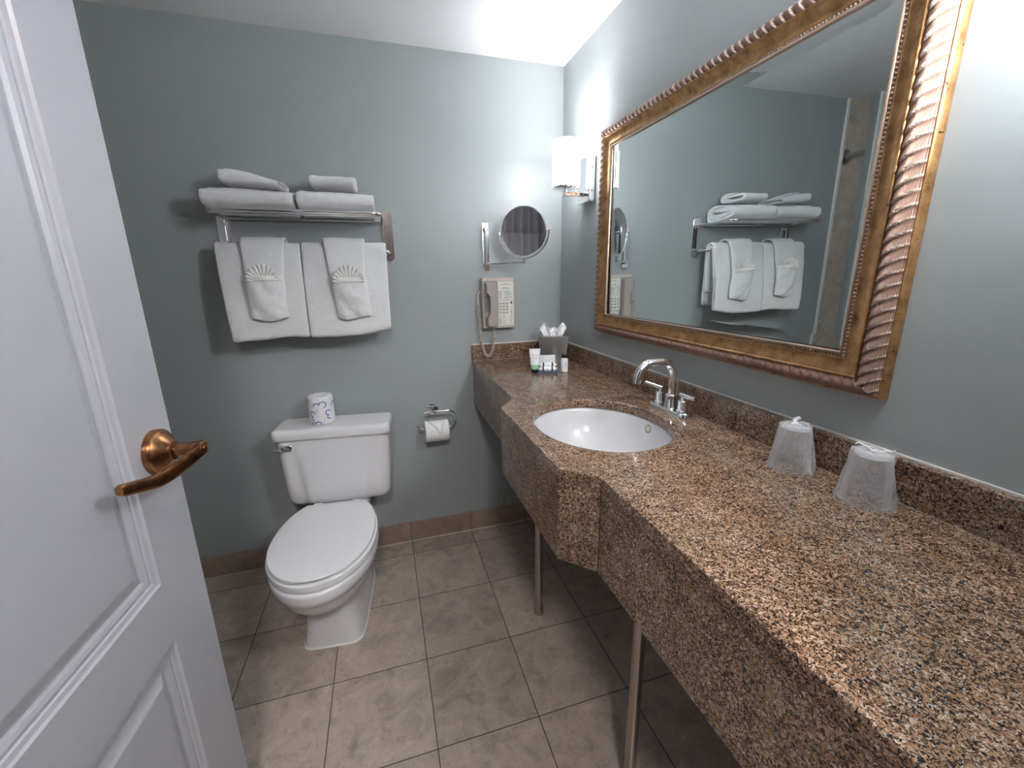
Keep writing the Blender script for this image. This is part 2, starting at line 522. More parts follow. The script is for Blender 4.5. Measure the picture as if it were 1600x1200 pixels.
for lx, ly in ((-.355, -.650), (-.34, -1.275)):
    g = loc(MB().tube([(lx, ly, .0), (lx, ly, HC-.029)], .0145, 20).build('leg', M_pipe, vanity, 40))
    f = MB().lathe([(.0185, .0), (.0185, .030), (.0175, .032), (.0146, .033)], 24, Matrix.Translation((lx, ly, 0))).build('foot_collar', M_pipe, g, 40)
    mb = MB().lathe([(.0191, .024), (.0191, .0265)], 24, Matrix.Translation((lx, ly, 0)))

# ------------------------------------------------------------------ SINK
sink = thing('undermount_sink', 'white oval undermount sink set into the granite counter', 'sink', (SX, SY, HC-.028))
mb = MB()
rings = []
prof = [(1.09, -.0005), (1.035, -.0005), (1.012, -.003), (.995, -.012), (.955, -.040), (.88, -.075), (.76, -.105), (.58, -.128), (.36, -.142), (.16, -.149), (.105, -.151)]
for s_, z in prof:
    rings.append([(SA*s_*math.cos(2*PI*k/64), SB*s_*math.sin(2*PI*k/64), z) for k in range(64)])
mb.loft(rings, False, True)
basin = mb.build('basin', mat('sink_ceramic', (.60, .60, .615), .14, 0., **{'Coat Weight': .2, 'Coat Roughness': .05}), sink, 60)
mb = MB().lathe([(.0, -.1495), (.021, -.1495), (.0225, -.1478), (.0215, -.146), (.017, -.1475), (.0, -.1485)], 28, None, False)
mb.build('drain', M_chrome, sink, 40)
# overflow ring on the wall side, toward the camera end
a = math.radians(6)
px_, py_ = SA*.975*math.cos(a), SB*.975*math.sin(a)
nrm = Vector((-math.cos(a)/SA*SB, -math.sin(a), .28)).normalized()
mt = frame((px_, py_, -.0235), nrm)
mb = MB().lathe([(.0075, -.001), (.0105, .0008), (.0118, .0014), (.0125, .0004), (.0128, -.001)], 28, mt, False)
mb.build('overflow_ring', mat('overflow_brass', (.30, .31, .25), .3, .8), sink, 60)
MB().lathe([(.0, -.0004), (.0103, -.0002)], 24, mt, False).build('overflow_hole', mat('overflow_inner', (.55, .55, .55), .4), sink)

# ------------------------------------------------------------------ FAUCET
FX, FY = -.068, -.972
faucet = thing('faucet', 'chrome gooseneck faucet with two bar handles behind the sink', 'faucet', (FX, FY, HC))
mb = MB()
mb.loft([[(x, y, 0) for x, y in rrect(.026, .081, .0255, 8)], [(x, y, .013) for x, y in rrect(.026, .081, .0255, 8)], [(x, y, .0165) for x, y in rrect(.0235, .0785, .023, 8)]])
mb.build('base_plate', M_chrome, faucet, 40)
mb = MB().lathe([(.0195, .016), (.0195, .018), (.0172, .022), (.0172, .052), (.0155, .054)], 32)
mb.build('spout_collar', M_chrome, faucet, 40)
R_ = .042
pts = [(0, 0, .053), (0, 0, .080), (0, 0, .110)]
top = .150; reach = .118
for k in range(0, 10):
    a = PI*.5*k/9
    pts.append((-R_ + R_*math.cos(a), 0, top - R_ + R_*math.sin(a)))
R2 = .046
for k in range(0, 10):
    a = PI*.5 + PI*.46*k/9
    pts.append((-(reach-R2) + R2*math.cos(a), 0, top - R2 + R2*math.sin(a) ))
lastp = Vector(pts[-1]); pts.append(tuple(lastp + Vector((-.001, 0, -.012))))
mb = MB().tube(pts, .0118, 24)
sp = mb.build('spout', M_chrome, faucet, 40)
mb = MB().tube([tuple(lastp + Vector((-.0009, 0, -.0110))), tuple(lastp + Vector((-.0012, 0, -.0155)))], .0098, 20)
mb.build('aerator', M_chrome, sp, 40)
for sg in (1, -1):
    cy = sg*.051
    mb = MB().lathe([(.0165, .016), (.0165, .019), (.0142, .021), (.0142, .046), (.0125, .048), (.0062, .0485), (.0062, .058)], 32, Matrix.Translation((0, cy, 0)))
    hnd = mb.build('handle', M_chrome, faucet, 40)
    MB().tube([(-.004 if sg > 0 else .002, cy - sg*.014, .061 ), (-.016 if sg > 0 else -.004, cy + sg*.052, .0645)], .0062, 18).build('lever_bar', M_chrome, hnd, 40)
mb = MB().tube([(.019, .001, .0165), (.019, .001, .082)], .0028, 10); mb.lathe([(.0052, .082), (.0052, .094)], 16, Matrix.Translation((.019, .001, 0)))
mb.build('lift_rod', M_chrome, faucet, 40)

# ------------------------------------------------------------------ FRAMED WALL MIRROR
MY0, MY1, MZ0, MZ1 = -1.466, -.413, 1.074, 1.817
mirror = thing('wall_mirror', 'large rectangular mirror in an ornate antique gold frame on the wall', 'mirror', (0, (MY0+MY1)/2, MZ0))
def wl(o):
    o.matrix_parent_inverse = Matrix.Translation((0, -(MY0+MY1)/2, -MZ0)); return o
# gold material with wear
M_gold = mat('antique_gold', (.45, .27, .10), .34, .78)
co = objco(M_gold)
n_ = nd(M_gold, 'ShaderNodeTexNoise'); n_.inputs['Scale'].default_value = 34; n_.inputs['Detail'].default_value = 7; n_.inputs['Roughness'].default_value = .7
lk(M_gold, co, n_.inputs['Vector'])
r_ = ramp(M_gold, [(.30, (.17, .080, .035)), (.45, (.37, .195, .080)), (.62, (.52, .295, .130)), (.8, (.64, .42, .24))])
lk(M_gold, n_.outputs['Fac'], r_.inputs['Fac'])
v_ = nd(M_gold, 'ShaderNodeTexNoise'); v_.inputs['Scale'].default_value = 150; v_.inputs['Detail'].default_value = 3
lk(M_gold, co, v_.inputs['Vector'])
r2 = ramp(M_gold, [(.27, (.06, .035, .02)), (.33, (1, 1, 1))])
lk(M_gold, v_.outputs['Fac'], r2.inputs['Fac'])
mu = nd(M_gold, 'ShaderNodeMixRGB', blend_type='MULTIPLY'); mu.inputs[0].default_value = 1
lk(M_gold, r_.outputs['Color'], mu.inputs[1]); lk(M_gold, r2.outputs['Color'], mu.inputs[2])
lk(M_gold, mu.outputs[0], bsdf(M_gold).inputs['Base Color'])
# carved rope: uv.x = pattern phase (crest position), uv.y = across
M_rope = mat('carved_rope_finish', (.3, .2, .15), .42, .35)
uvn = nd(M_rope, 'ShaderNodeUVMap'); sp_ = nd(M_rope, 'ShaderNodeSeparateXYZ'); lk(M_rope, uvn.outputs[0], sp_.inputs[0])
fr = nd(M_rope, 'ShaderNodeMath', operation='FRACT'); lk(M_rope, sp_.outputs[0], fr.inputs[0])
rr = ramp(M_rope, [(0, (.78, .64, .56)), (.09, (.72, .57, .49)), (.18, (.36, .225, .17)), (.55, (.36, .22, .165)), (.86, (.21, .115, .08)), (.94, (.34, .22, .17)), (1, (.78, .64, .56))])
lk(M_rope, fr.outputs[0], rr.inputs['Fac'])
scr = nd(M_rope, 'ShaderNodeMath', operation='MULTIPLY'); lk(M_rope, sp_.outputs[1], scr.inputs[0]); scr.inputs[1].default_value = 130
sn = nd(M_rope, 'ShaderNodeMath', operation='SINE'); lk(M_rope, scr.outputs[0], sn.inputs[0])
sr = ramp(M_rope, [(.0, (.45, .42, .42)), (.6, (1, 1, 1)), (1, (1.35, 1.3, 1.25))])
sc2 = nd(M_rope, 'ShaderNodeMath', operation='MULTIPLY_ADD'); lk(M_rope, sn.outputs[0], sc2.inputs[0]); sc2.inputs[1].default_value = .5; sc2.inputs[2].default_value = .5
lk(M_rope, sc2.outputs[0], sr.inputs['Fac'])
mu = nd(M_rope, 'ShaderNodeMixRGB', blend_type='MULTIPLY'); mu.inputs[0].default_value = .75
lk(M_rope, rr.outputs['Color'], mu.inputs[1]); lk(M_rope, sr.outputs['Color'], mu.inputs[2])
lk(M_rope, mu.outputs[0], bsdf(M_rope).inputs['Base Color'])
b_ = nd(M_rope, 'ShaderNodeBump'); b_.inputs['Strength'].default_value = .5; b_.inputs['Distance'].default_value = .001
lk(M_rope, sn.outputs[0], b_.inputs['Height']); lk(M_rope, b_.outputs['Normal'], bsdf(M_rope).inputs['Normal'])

def rect_ring(w, h):   # w = inset from the outer edge, h = distance from the wall
    return [(-h, MY0+w, MZ0+w), (-h, MY1-w, MZ0+w), (-h, MY1-w, MZ1-w), (-h, MY0+w, MZ1-w)]
def profile_mesh(prof):
    mb = MB(); mb.loft([rect_ring(w, h) for w, h in prof], False, False); return mb
# outer band
wl(profile_mesh([(.0, .001), (.0, .0045), (.0010, .0085), (.0018, .0125), (.0030, .0155), (.0045, .0172), (.0060, .0174), (.0072, .0162)]).build('outer_band', M_gold, mirror, 35))
# cove
cove = [(.0356, .031), (.0364, .0360), (.0382, .0372), (.0400, .0366), (.0412, .0345)]
for k in range(9):
    a = k/8
    cove.append((.0417 + a*.0253, .0345 - .0085*math.sin(a*PI*.62) - a*.001))
cove += [(.0675, .0262), (.0685, .0255), (.0695, .0250)]
wl(profile_mesh(cove).build('cove_molding', M_gold, mirror, 50))
lip = [(.0745, .0255), (.0755, .0275), (.0775, .0280), (.079, .0270), (.0800, .0235), (.0805, .0205)]
wl(profile_mesh([(.0693, .0235)] + [(.0735, .0235)] + lip).build('inner_lip', mat('pale_gold', (.42, .30, .22), .35, .6), mirror, 50))
# dark rebate behind the lip
# carved rope band
def rope_side(mb, uvs, axis, a0, a1, base, sgn, tw):
    """axis 'y' or 'z' = direction the side runs along; base = outer edge coordinate; sgn = direction inward"""
    L = a1 - a0
    pitch = L/round(L/.0205)
    w0, w1 = .0066, .0360
    NW = 12
    NL = int(round(L/pitch))*12
    grid = []
    for j in range(NW+1):
        v = j/NW
        w = w0 + (w1-w0)*v
        bulge = math.sin(PI*v)**.7 if 0 < v < 1 else 0
        row = []
        s0, s1 = a0 + w, a1 - w
        for i in range(NL+1):
            s = s0 + (s1-s0)*i/NL
            ph = s/pitch + tw*v*.95
            f = ph - math.floor(ph)
            saw = (1-f)**1.6 if tw > 0 else f**1.6
            h = .0165 + .0155*v**.7 + .0115*bulge + .0068*(saw - .4)*min(1, bulge*1.3)
            c = base + sgn*w
            row.append(((-h, s, c) if axis == 'y' else (-h, c, s), (ph, v)))
        grid.append(row)
    b = len(mb.v)
    for row in grid:
        for p, uv in row: mb.v.append(p); uvs.append(uv)
    n = NL+1
    for j in range(NW):
        for i in range(NL):
            mb.f.append((b+j*n+i, b+j*n+i+1, b+(j+1)*n+i+1, b+(j+1)*n+i))
mb = MB(); uvs = []
rope_side(mb, uvs, 'y', MY0, MY1, MZ0, 1, -1)
rope_side(mb, uvs, 'y', MY0, MY1, MZ1, -1, 1)
rope_side(mb, uvs, 'z', MZ0, MZ1, MY0, 1, 1)
rope_side(mb, uvs, 'z', MZ0, MZ1, MY1, -1, -1)
me = bpy.data.meshes.new('carved_rope_band'); me.from_pydata(mb.v, [], mb.f)
ul = me.uv_layers.new(name='UVMap')
for lp in me.loops: ul.data[lp.index].uv = uvs[lp.vertex_index]
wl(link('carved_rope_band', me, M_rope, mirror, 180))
# bead row
mb = MB()
def bead(y, z):
    r = .0029; rings = []
    for a in (0, .55, 1.05, 1.5):
        rings.append([(-.0235 - r*math.sin(a)*1.25, y + r*math.cos(a)*math.cos(2*PI*k/8), z + r*math.cos(a)*math.sin(2*PI*k/8)) for k in range(8)])
    mb.loft(rings, False, True)
wB = .0716; sB = .0072
ny = int((MY1-MY0-2*wB)/sB); nz = int((MZ1-MZ0-2*wB)/sB)
for i in range(ny+1):
    y = MY0+wB + (MY1-MY0-2*wB)*i/ny
    bead(y, MZ0+wB); bead(y, MZ1-wB)
for i in range(1, nz):
    z = MZ0+wB + (MZ1-MZ0-2*wB)*i/nz
    bead(MY0+wB, z); bead(MY1-wB, z)
wl(mb.build('bead_trim', mat('bead_finish', (.42, .31, .25), .35, .55), mirror, 180))
# glass with bevelled border, tipped very slightly
gy0, gy1, gz0, gz1 = MY0+.0802, MY1-.0802, MZ0+.0802, MZ1-.0802
TIL = .010; zc = (gz0+gz1)/2
def gp(y, z, e=0): return (-.0165 - e - (z-zc)*TIL, y, z)
bw = .024; be = bw*.032
mb = MB()
inner = [gp(gy0+bw, gz0+bw), gp(gy1-bw, gz0+bw), gp(gy1-bw, gz1-bw), gp(gy0+bw, gz1-bw)]
outer = [gp(gy0, gz0, be), gp(gy1, gz0, be), gp(gy1, gz1, be), gp(gy0, gz1, be)]
mb.add(inner + outer, [(0,1,2,3), (4,5,1,0), (5,6,2,1), (6,7,3,2), (7,4,0,3)])
wl(mb.build('mirror_glass', M_mirror, mirror))
wl(MB().box((-.0095, MY0+.003, MZ0+.003), (-.001, MY1-.003, MZ1-.003)).build('backing', M_card, mirror))

# ------------------------------------------------------------------ SCONCES
def shade_mat(e):
    m = mat('frosted_shade', (.9, .9, .9), .5)
    bsdf(m).inputs['Emission Color'].default_value = (*LIGHT_COL, 1)
    bsdf(m).inputs['Emission Strength'].default_value = e
    return m
def sconce(y, label, k):
    M_shade = shade_mat(SHADE_EMIT[k])
    t = thing('wall_sconce', label, 'wall light', (0, y, 1.585), 0, None)
    X = -.105
    MB().box((-.030, -.051, 0), (-.001, .051, .167)).build('back_plate', M_chrome, t, bevel=.003)
    for zz in (.04, .125):
        MB().lathe([(.0035, 0), (.0035, .0012), (.002, .002)], 12, frame((-.015, -.051, zz), (0, -1, 0))).build('screw', M_nickel, t, 40)
    MB().box((X-.014, -.010, .024), (-.030, .010, .038)).build('arm', M_chrome, t, bevel=.0015)
    mb = MB().lathe([(.006, .038), (.006, .050)], 16, Matrix.Translation((X, 0, 0)))
    mb.build('stem', M_chrome, t, 40)
    mb = MB().lathe([(.050, .050), (.0515, .051), (.0515, .058), (.050, .059)], 40, Matrix.Translation((X, 0, 0)))
    mb.build('shade_holder', M_chrome, t, 40)
    mb = MB().lathe([(.0535, .060), (.0545, .062), (.0545, .222), (.0538, .2235), (.0515, .2235), (.0508, .222), (.0508, .062)], 48, Matrix.Translation((X, 0, 0)), False)
    mb.build('lamp_shade', M_shade, t, 50)
    l = bpy.data.lights.new('bulb', 'POINT'); l.energy = BULB_W[k]; l.color = LIGHT_COL; l.shadow_soft_size = .02
    lo = bpy.data.objects.new('bulb', l); COL.objects.link(lo); lo.parent = t; lo.location = (X, 0, .150)
    return t
sconce(-.279, 'glowing white cylinder sconce on a chrome plate left of the framed mirror', 0)
sconce(-1.755, 'white cylinder sconce on the wall to the right of the framed mirror', 1)

# ------------------------------------------------------------------ CLOTH HELPERS
def nz(v, sc, seed=0.0):
    return noise.noise(Vector(v)*sc + Vector((seed*7.3, seed*3.1, seed*5.7)))

def ribbon(name, path, t, x0, x1, mat, parent, nx=24, amp=.002, sc=14, seed=0, xf=None, origin=(0,0,0), disp=None, round_end=.006):
    """thick sheet: 2-D path in (y, z), extruded along x, soft edges"""
    P = [Vector((p[0], p[1])) for p in path]
    N = []
    for i in range(len(P)):
        d = (P[min(i+1, len(P)-1)] - P[max(i-1, 0)]).normalized()
        N.append(Vector((-d.y, d.x)))
    L = x1 - x0
    xs = [(0, .30), (round_end*.3, .72), (round_end, 1.0)]
    for i in range(1, nx): xs.append((round_end + (L-2*round_end)*i/nx, 1.0))
    xs += [(L-round_end, 1.0), (L-round_end*.3, .72), (L, .30)]
    np_ = len(P)
    rings = []
    for dx, k in xs:
        ring = []
        for side in (1, -1):
            rng = range(np_) if side > 0 else range(np_-1, -1, -1)
            for i in rng:
                ends = min(i, np_-1-i)
                te = t*.5*k*(.45 if ends == 0 else (.85 if ends == 1 else 1))
                q = P[i] + N[i]*te*side
                u = i/(np_-1)
                x = x0 + dx
                if xf: x = xf(x, u)
                w = Vector((x, q.x, q.y))
                a = amp*nz(w, sc, seed) + amp*.5*nz(w, sc*3, seed+1)
                w += Vector((nz(w, sc*.8, seed+2)*amp*.7, N[i].x*a, N[i].y*a))
                if disp: w += Vector(disp(w, u, side))
                ring.append((w.x-origin[0], w.y-origin[1], w.z-origin[2]))
        rings.append(ring)
    mb = MB(); mb.loft(rings, True, True)
    return mb.build(name, mat, parent, 180)

def spiral(cy, cz, A, B, t, turns, n=30, start=PI*.5, dirn=1):
    """flattened roll section, returned from inside to outside; A,B = outer half extents"""
    pts = []
    tot = int(turns*n)
    for i in range(tot+1):
        u = turns - i/n            # turns left until the outside
        a = max(A - t*.5 - t*1.02*u, t*.6); b = max(B - t*.5 - t*1.02*u, t*.55)
        th = start - dirn*2*PI*u
        c, s_ = math.cos(th), math.sin(th)
        e = .55
        pts.append((cy + a*math.copysign(abs(c)**e, c), cz + b*math.copysign(abs(s_)**(.62), s_)))
    return pts

# ------------------------------------------------------------------ TOWEL SHELF
SHX0, SHX1 = -1.402, -.800
shelf = thing('towel_rack', 'chrome hotel towel rack on the back wall, loaded with white towels', 'towel rack', ((SHX0+SHX1)/2, 0, 1.365))
SO = Vector(((SHX0+SHX1)/2, 0, 1.365))
def sh(o): o.matrix_parent_inverse = Matrix.Translation(-SO); return o
ZS, ZB = 1.530, 1.402
for x in (SHX0+.002, SHX1-.001):
    # oblong wall plate
    mb = MB()
    def obl(hw, hh, y, cx=x, cz=1.4695):
        p = rrect(hw, hh, hw*.98, 8)
        return [(cx + a, y, cz + b) for a, b in p]
    mb.loft([obl(.0245, .1035, -.0005), obl(.0245, .1035, -.005), obl(.0225, .1015, -.0075)])
    pl = sh(mb.build('wall_plate', M_chrome, shelf, 40))
    sh(MB().tube(obl(.0240, .1030, -.0065), .0022, 8, closed=True).build('rim', M_chrome, pl, 60))
    for zz in (1.550, 1.388):
        sh(MB().lathe([(.0042, 0), (.0042, .0015), (.0025, .003)], 14, frame((x, -.0075, zz), (0, -1, 0))).build('screw', M_nickel, pl, 40))
    # vertical strap
    sh(MB().box((x-.010, -.026, 1.412), (x+.010, -.0075, 1.520)).build('strap', M_chrome, shelf, bevel=.002))
# upper shelf rails: outer U + inner rails
YR = -.232
def urail(yf, z, r, x0, x1, rc):
    pts = [(x0, -.008, z)]
    pts.append((x0, yf+rc, z))
    for k in range(1, 9):
        a = PI/2*k/8
        pts.append((x0 + rc - rc*math.cos(a), yf + rc - rc*math.sin(a), z))
    for k in range(0, 9):
        a = PI/2*k/8
        pts.append((x1 - rc + rc*math.sin(a), yf + rc - rc*math.cos(a), z))
    pts.append((x1, -.008, z))
    return MB().tube(pts, r, 14)
sh(urail(YR, ZS, .0068, SHX0+.014, SHX1-.022, .035).build('shelf_frame', M_chrome, shelf, 60))
for y in (-.196, -.030):
    sh(MB().tube([(SHX0+.014, y, ZS-.004), (SHX1-.022, y, ZS-.004)], .0055, 12).build('shelf_rail', M_chrome, shelf, 60))
sh(urail(-.098, ZB, .0080, SHX0+.003, SHX1-.003, .022).build('towel_bar', M_chrome, shelf, 60))

# ------------------------------------------------------------------ FOLDED TOWELS ON THE RACK
def folded(name, label, x0, x1, yc, zb, A, B, t, turns, rz=0, seed=0, group=None, amp=.003, taper=None, tilt=0):
    cx = (x0+x1)/2
    o = ribbon(name, spiral(0, B, A, B, t, turns), t, -(x1-x0)/2, (x1-x0)/2, M_towel, None, nx=26, amp=amp, sc=11, seed=seed, disp=taper)
    o.location = (cx, yc, zb); o.rotation_euler = (0, tilt, rz)
    return tag(o, label, 'towel', group)
ZT = ZS + .0060
G1 = 'folded towels on the rack'
folded('bath_towel', 'big folded white bath towel on the left half of the rack shelf', -1.404, -1.118, -.118, ZT, .100, .0425, .0160, 2.1, seed=1, rz=math.radians(-1), group=G1,
       taper=lambda w, u, s: (0, 0, -.010*max(0, w.x/.143)*max(0, w.z)/.085 - .015*max(0, min(1, (w.y+.05)/.08))*(w.z < .03)))
folded('bath_towel', 'big folded white bath towel on the right half of the rack shelf', -1.108, -.845, -.118, ZT, .102, .0430, .0160, 2.1, seed=2, group=G1,
       taper=lambda w, u, s: (0, 0, -.006*max(0, w.x/.13)*max(0, w.z)/.085 - .015*max(0, min(1, (w.y+.05)/.08))*(w.z < .03)))
def slump(w, u, s):
    k = (w.x + .085)/.17
    k = max(0, min(1, k))
    return (0, .02*k, -(.040*k**1.3)*(max(0, w.z)/.07))
folded('hand_towel', 'small folded white towel slumping to one side, on top of the left bath towel', -1.340, -1.160, -.125, ZT+.080, .080, .0340, .013, 1.6, seed=3, rz=math.radians(-5), group=G1, amp=.004, taper=slump)
folded('hand_towel', 'small neatly folded white towel on top of the right bath towel', -1.058, -.905, -.118, ZT+.083, .084, .0270, .0125, 1.5, seed=4, rz=math.radians(-2), group=G1, amp=.003)

# ------------------------------------------------------------------ HANGING TOWELS
BY, BZ = -.098, ZB
def drape(x0, x1, rin, t, zf, zbk, name, label, seed, lean=.030, double=True, zin=None, skew=None, parent=None, amp=.0035):
    """path: (inner layer back ->) over the bar and down in front, fold at the bottom, back up over the bar, down behind"""
    def over(r, z_front, z_back, rev=False, ln=lean):
        p = []
        nb = 10
        for i in range(nb): p.append((BY + r + .008*(1-i/nb), z_back + (BZ - z_back)*i/nb))
        for k in range(9):
            a = PI*k/8
            p.append((BY + r*math.cos(a), BZ + r*math.sin(a)))
        for i in range(1, 16):
            u = i/15
            p.append((BY - r - ln*math.sin(u*PI*.55), BZ - (BZ-z_front)*u))
        return p
    if double:
        r1, r2 = rin, rin + t*1.15
        a = over(r1, zf+.012, zin or zbk+.05)
        b = over(r2, zf+.012, zbk)
        e1, e2 = a[-1], b[-1]
        c = ((e1[0]+e2[0])/2, zf+.010)
        rr_ = abs(e1[0]-e2[0])/2
        fold = [(c[0] + rr_*math.cos(PI*k/6), c[1] - rr_*1.0*math.sin(PI*k/6)) for k in range(1, 6)]
        path = a + fold + b[::-1]
    else:
        path = over(rin, zf, zbk)
    return ribbon(name, path, t, x0, x1, M_towel, parent, nx=22, amp=amp, sc=9, seed=seed, disp=skew)
t = thing('bath_towel', 'big white bath towel hanging from the left half of the rack bar', 'towel', (-1.262, BY, BZ), 0, 'bath towels hanging on the bar')
def skL(w, u, s):
    k = max(0, min(1, (BZ - w.z)/.32))
    left = max(0, (-1.262 - w.x)/.14)
    return (.018*k*left, 0, -.010*k*(left) + .0015*math.sin(w.x*40)*k)
o = drape(-1.411, -1.1275, .0135, .0125, 1.083, 1.118, 'drape', '', 11, skew=skL, zin=1.20)
o.parent = t; o.matrix_parent_inverse = Matrix.Translation((1.262, -BY, -BZ))
t = thing('bath_towel', 'big white bath towel hanging from the right half of the rack bar', 'towel', (-.96, BY, BZ), 0, 'bath towels hanging on the bar')
def skR(w, u, s):
    k = max(0, min(1, (BZ - w.z)/.32))
    return (-.006*k*max(0, (w.x+.96)/.14) , 0, .018*k*max(0, (w.x+.96)/.14) + .001*math.sin(w.x*50)*k)
o = drape(-1.1245, -.814, .0145, .0125, 1.078, 1.105, 'drape', '', 12, skew=skR, zin=1.17)
o.parent = t; o.matrix_parent_inverse = Matrix.Translation((.96, -BY, -BZ))

def pocket_towel(x0, x1, px0, px1, zb, zt, label, seed, fan_label, fan_c, fan_r, tilt=0):
    cx = (x0+x1)/2
    t = thing('hand_towel', label, 'towel', (cx, BY, BZ), 0, 'hand towels folded into pockets')
    inv = Matrix.Translation((-cx, -BY, -BZ))
    def P(o): o.parent = t; o.matrix_parent_inverse = inv; return o
    zend = zb + .012
    def xf(x, u):   # strip narrows towards the pocket
        k = max(0, min(1, (u-.42)/.5))
        f = (x-x0)/(x1-x0)
        return x*(1-k) + (px0 + .006 + (px1-px0-.012)*f)*k
    rin = .0135 + .0125*2.3 + .006
    p = []
    for i in range(10): p.append((BY + rin + .006, 1.19 + (BZ-1.19)*i/10))
    for k in range(9):
        a = PI*k/8; p.append((BY + rin*math.cos(a), BZ + rin*math.sin(a)))
    for i in range(1, 15):
        u = i/14; p.append((BY - rin - .030*math.sin(u*PI*.5), BZ - (BZ-zend)*u))
    P(ribbon('strip', p, .010, x0, x1, M_towel, None, nx=14, amp=.0025, sc=12, seed=seed, xf=xf))
    # pocket: puffed front panel
    NX, NZ = 22, 26
    yb = BY - rin - .034
    grid = []
    for j in range(NZ+1):
        v = j/NZ; z = zb + (zt-zb)*v
        row = []
        for i in range(NX+1):
            u = i/NX
            wv = 1 + .03*math.sin(v*PI) - .02*(1-v)
            xm = (px0+px1)/2 + tilt*(1-v)
            x = xm + (u-.5)*(px1-px0)*wv
            puff = (max(0, math.sin(PI*u))**.45)*(max(0, math.sin(PI*min(.995, .04+v*.62)))**.5)
            y = yb + .010 - .026*puff
            cr = .0042*math.sin((x*60 + z*45) + 2*nz((x, 0, z), 18, seed)) * (1-v)**.7
            y += cr + .0055*nz((x, 0, z), 24, seed) + .0018*nz((x, 0, z), 70, seed)
            zz = z + (.006*math.sin(u*PI*1.7+seed) )*(1-v)**2
            row.append((x, y, zz))
        grid.append(row)
    mb = MB(); n = NX+1
    for r in grid: mb.v += r
    for j in range(NZ):
        for i in range(NX): mb.f.append((j*n+i, j*n+i+1, (j+1)*n+i+1, (j+1)*n+i))
    pk = P(mb.build('pocket', M_towel, None, 180))
    md = pk.modifiers.new('solid', 'SOLIDIFY'); md.thickness = .006; md.offset = 1
    md = pk.modifiers.new('sub', 'SUBSURF'); md.levels = 1; md.render_levels = 1
    # woven hem along the pocket mouth
    mb = MB(); rows = []
    for v in (NZ-3, NZ-2, NZ-1, NZ):
        rows.append([(x, y - .0052 - (.0012 if v in (NZ-3, NZ) else 0)*0, z + (.0006 if v == NZ else 0)) for x, y, z in grid[v]])
    for r in rows: mb.v += r
    for j in range(3):
        for i in range(NX): mb.f.append((j*n+i, j*n+i+1, (j+1)*n+i+1, (j+1)*n+i))
    hm = P(mb.build('woven_hem', M_hem, None, 180))
    md = hm.modifiers.new('solid', 'SOLIDIFY'); md.thickness = .0022; md.offset = 1
    # pleated fan washcloth standing in the pocket
    NA, NR = 120, 10
    fx, fz = fan_c; fan_y = yb - .006
    mb = MB(); g = []
    for r_ in range(NR+1):
        rr = r_/NR; row = []
        for a_ in range(NA+1):
            s_ = a_/NA
            th = math.radians(168 - 156*s_)
            npl = 11
            tri_ = abs(((s_*npl) % 1) - .5)*2
            env = .80 + .20*math.sin(PI*s_) + .05*nz((s_*3, seed, 0), 2, seed)
            Rr = (.018 + (fan_r-.018)*rr)*env
            y = fan_y - (.0135*rr)*(tri_-.5) - .004 - .006*rr**2
            x = fx + Rr*math.cos(th)*.98; z = fz + Rr*math.sin(th)*1.0 + .003*rr*(tri_-.5)
            row.append((x - fx, y - yb, z - fz))
        g.append(row)
    n = NA+1
    for r in g: mb.v += r
    for j in range(NR):
        for i in range(NA): mb.f.append((j*n+i, j*n+i+1, (j+1)*n+i+1, (j+1)*n+i))
    fo = mb.build('washcloth', M_hem, None, 180)
    md = fo.modifiers.new('solid', 'SOLIDIFY'); md.thickness = .0022; md.offset = 0
    fo.location = (fx, yb, fz)
    tag(fo, fan_label, 'washcloth', 'pleated washcloths in towel pockets')
pocket_towel(-1.327, -1.176, -1.312, -1.190, 1.155, 1.312, 'white hand towel folded into a pocket over the left hanging bath towel', 21,
             'pleated white washcloth fanned out of the left hand towel pocket', (-1.254, 1.285), .068)
pocket_towel(-1.050, -.893, -1.022, -.902, 1.150, 1.302, 'white hand towel folded into a pocket over the right hanging bath towel', 22,
             'pleated white washcloth fanned out of the right hand towel pocket', (-.963, 1.276), .072, tilt=.010)

# ------------------------------------------------------------------ TOILET
TR = math.radians(-5.5)
toilet = thing('toilet', 'white two-piece toilet with closed lid against the back wall', 'toilet', (-1.0712, -.010, 0), TR)
def sec(z, hw, yc, lf, lb, nf=2.0, nb=2.0, n=64):
    out = []
    for k in range(n):
        a = 2*PI*k/n
        c, s_ = math.cos(a), math.sin(a)
        e = nf if s_ < 0 else nb
        l = lf if s_ < 0 else lb
        out.append((hw*math.copysign(abs(c)**(2/e), c), yc + l*math.copysign(abs(s_)**(2/e), s_), z))
    return out
mb = MB()
bowl = [sec(.000, .108, -.330, .230, .205, 7, 5), sec(.010, .108, -.330, .230, .205, 7, 5),
        sec(.055, .101, -.330, .232, .195, 6, 4.5), sec(.110, .096, -.335, .228, .185, 5.0, 4),
        sec(.155, .096, -.345, .222, .180, 4.0, 3.5), sec(.178, .100, -.360, .214, .180, 3.0, 3), sec(.200, .116, -.385, .226, .190, 2.3, 2.6),
        sec(.225, .136, -.410, .243, .200, 2.1, 2.4), sec(.255, .1530, -.435, .256, .215, 2.02, 2.4), sec(.285, .163, -.455, .259, .225, 2, 2.4),
        sec(.305, .1665, -.460, .260, .230, 2, 2.4), sec(.310, .1690, -.462, .261, .232, 2, 2.4), sec(.314, .1745, -.465, .265, .235, 2, 2.4), sec(.335, .178, -.470, .266, .245, 2, 2.4), sec(.354, .179, -.470, .266, .250, 2, 2.4),
        sec(.361, .177, -.470, .264, .250, 2, 2.4), sec(.364, .172, -.470, .258, .246, 2, 2.4)]
mb.loft(bowl)
bw_ = mb.build('bowl', M_ceramic, toilet, 60)
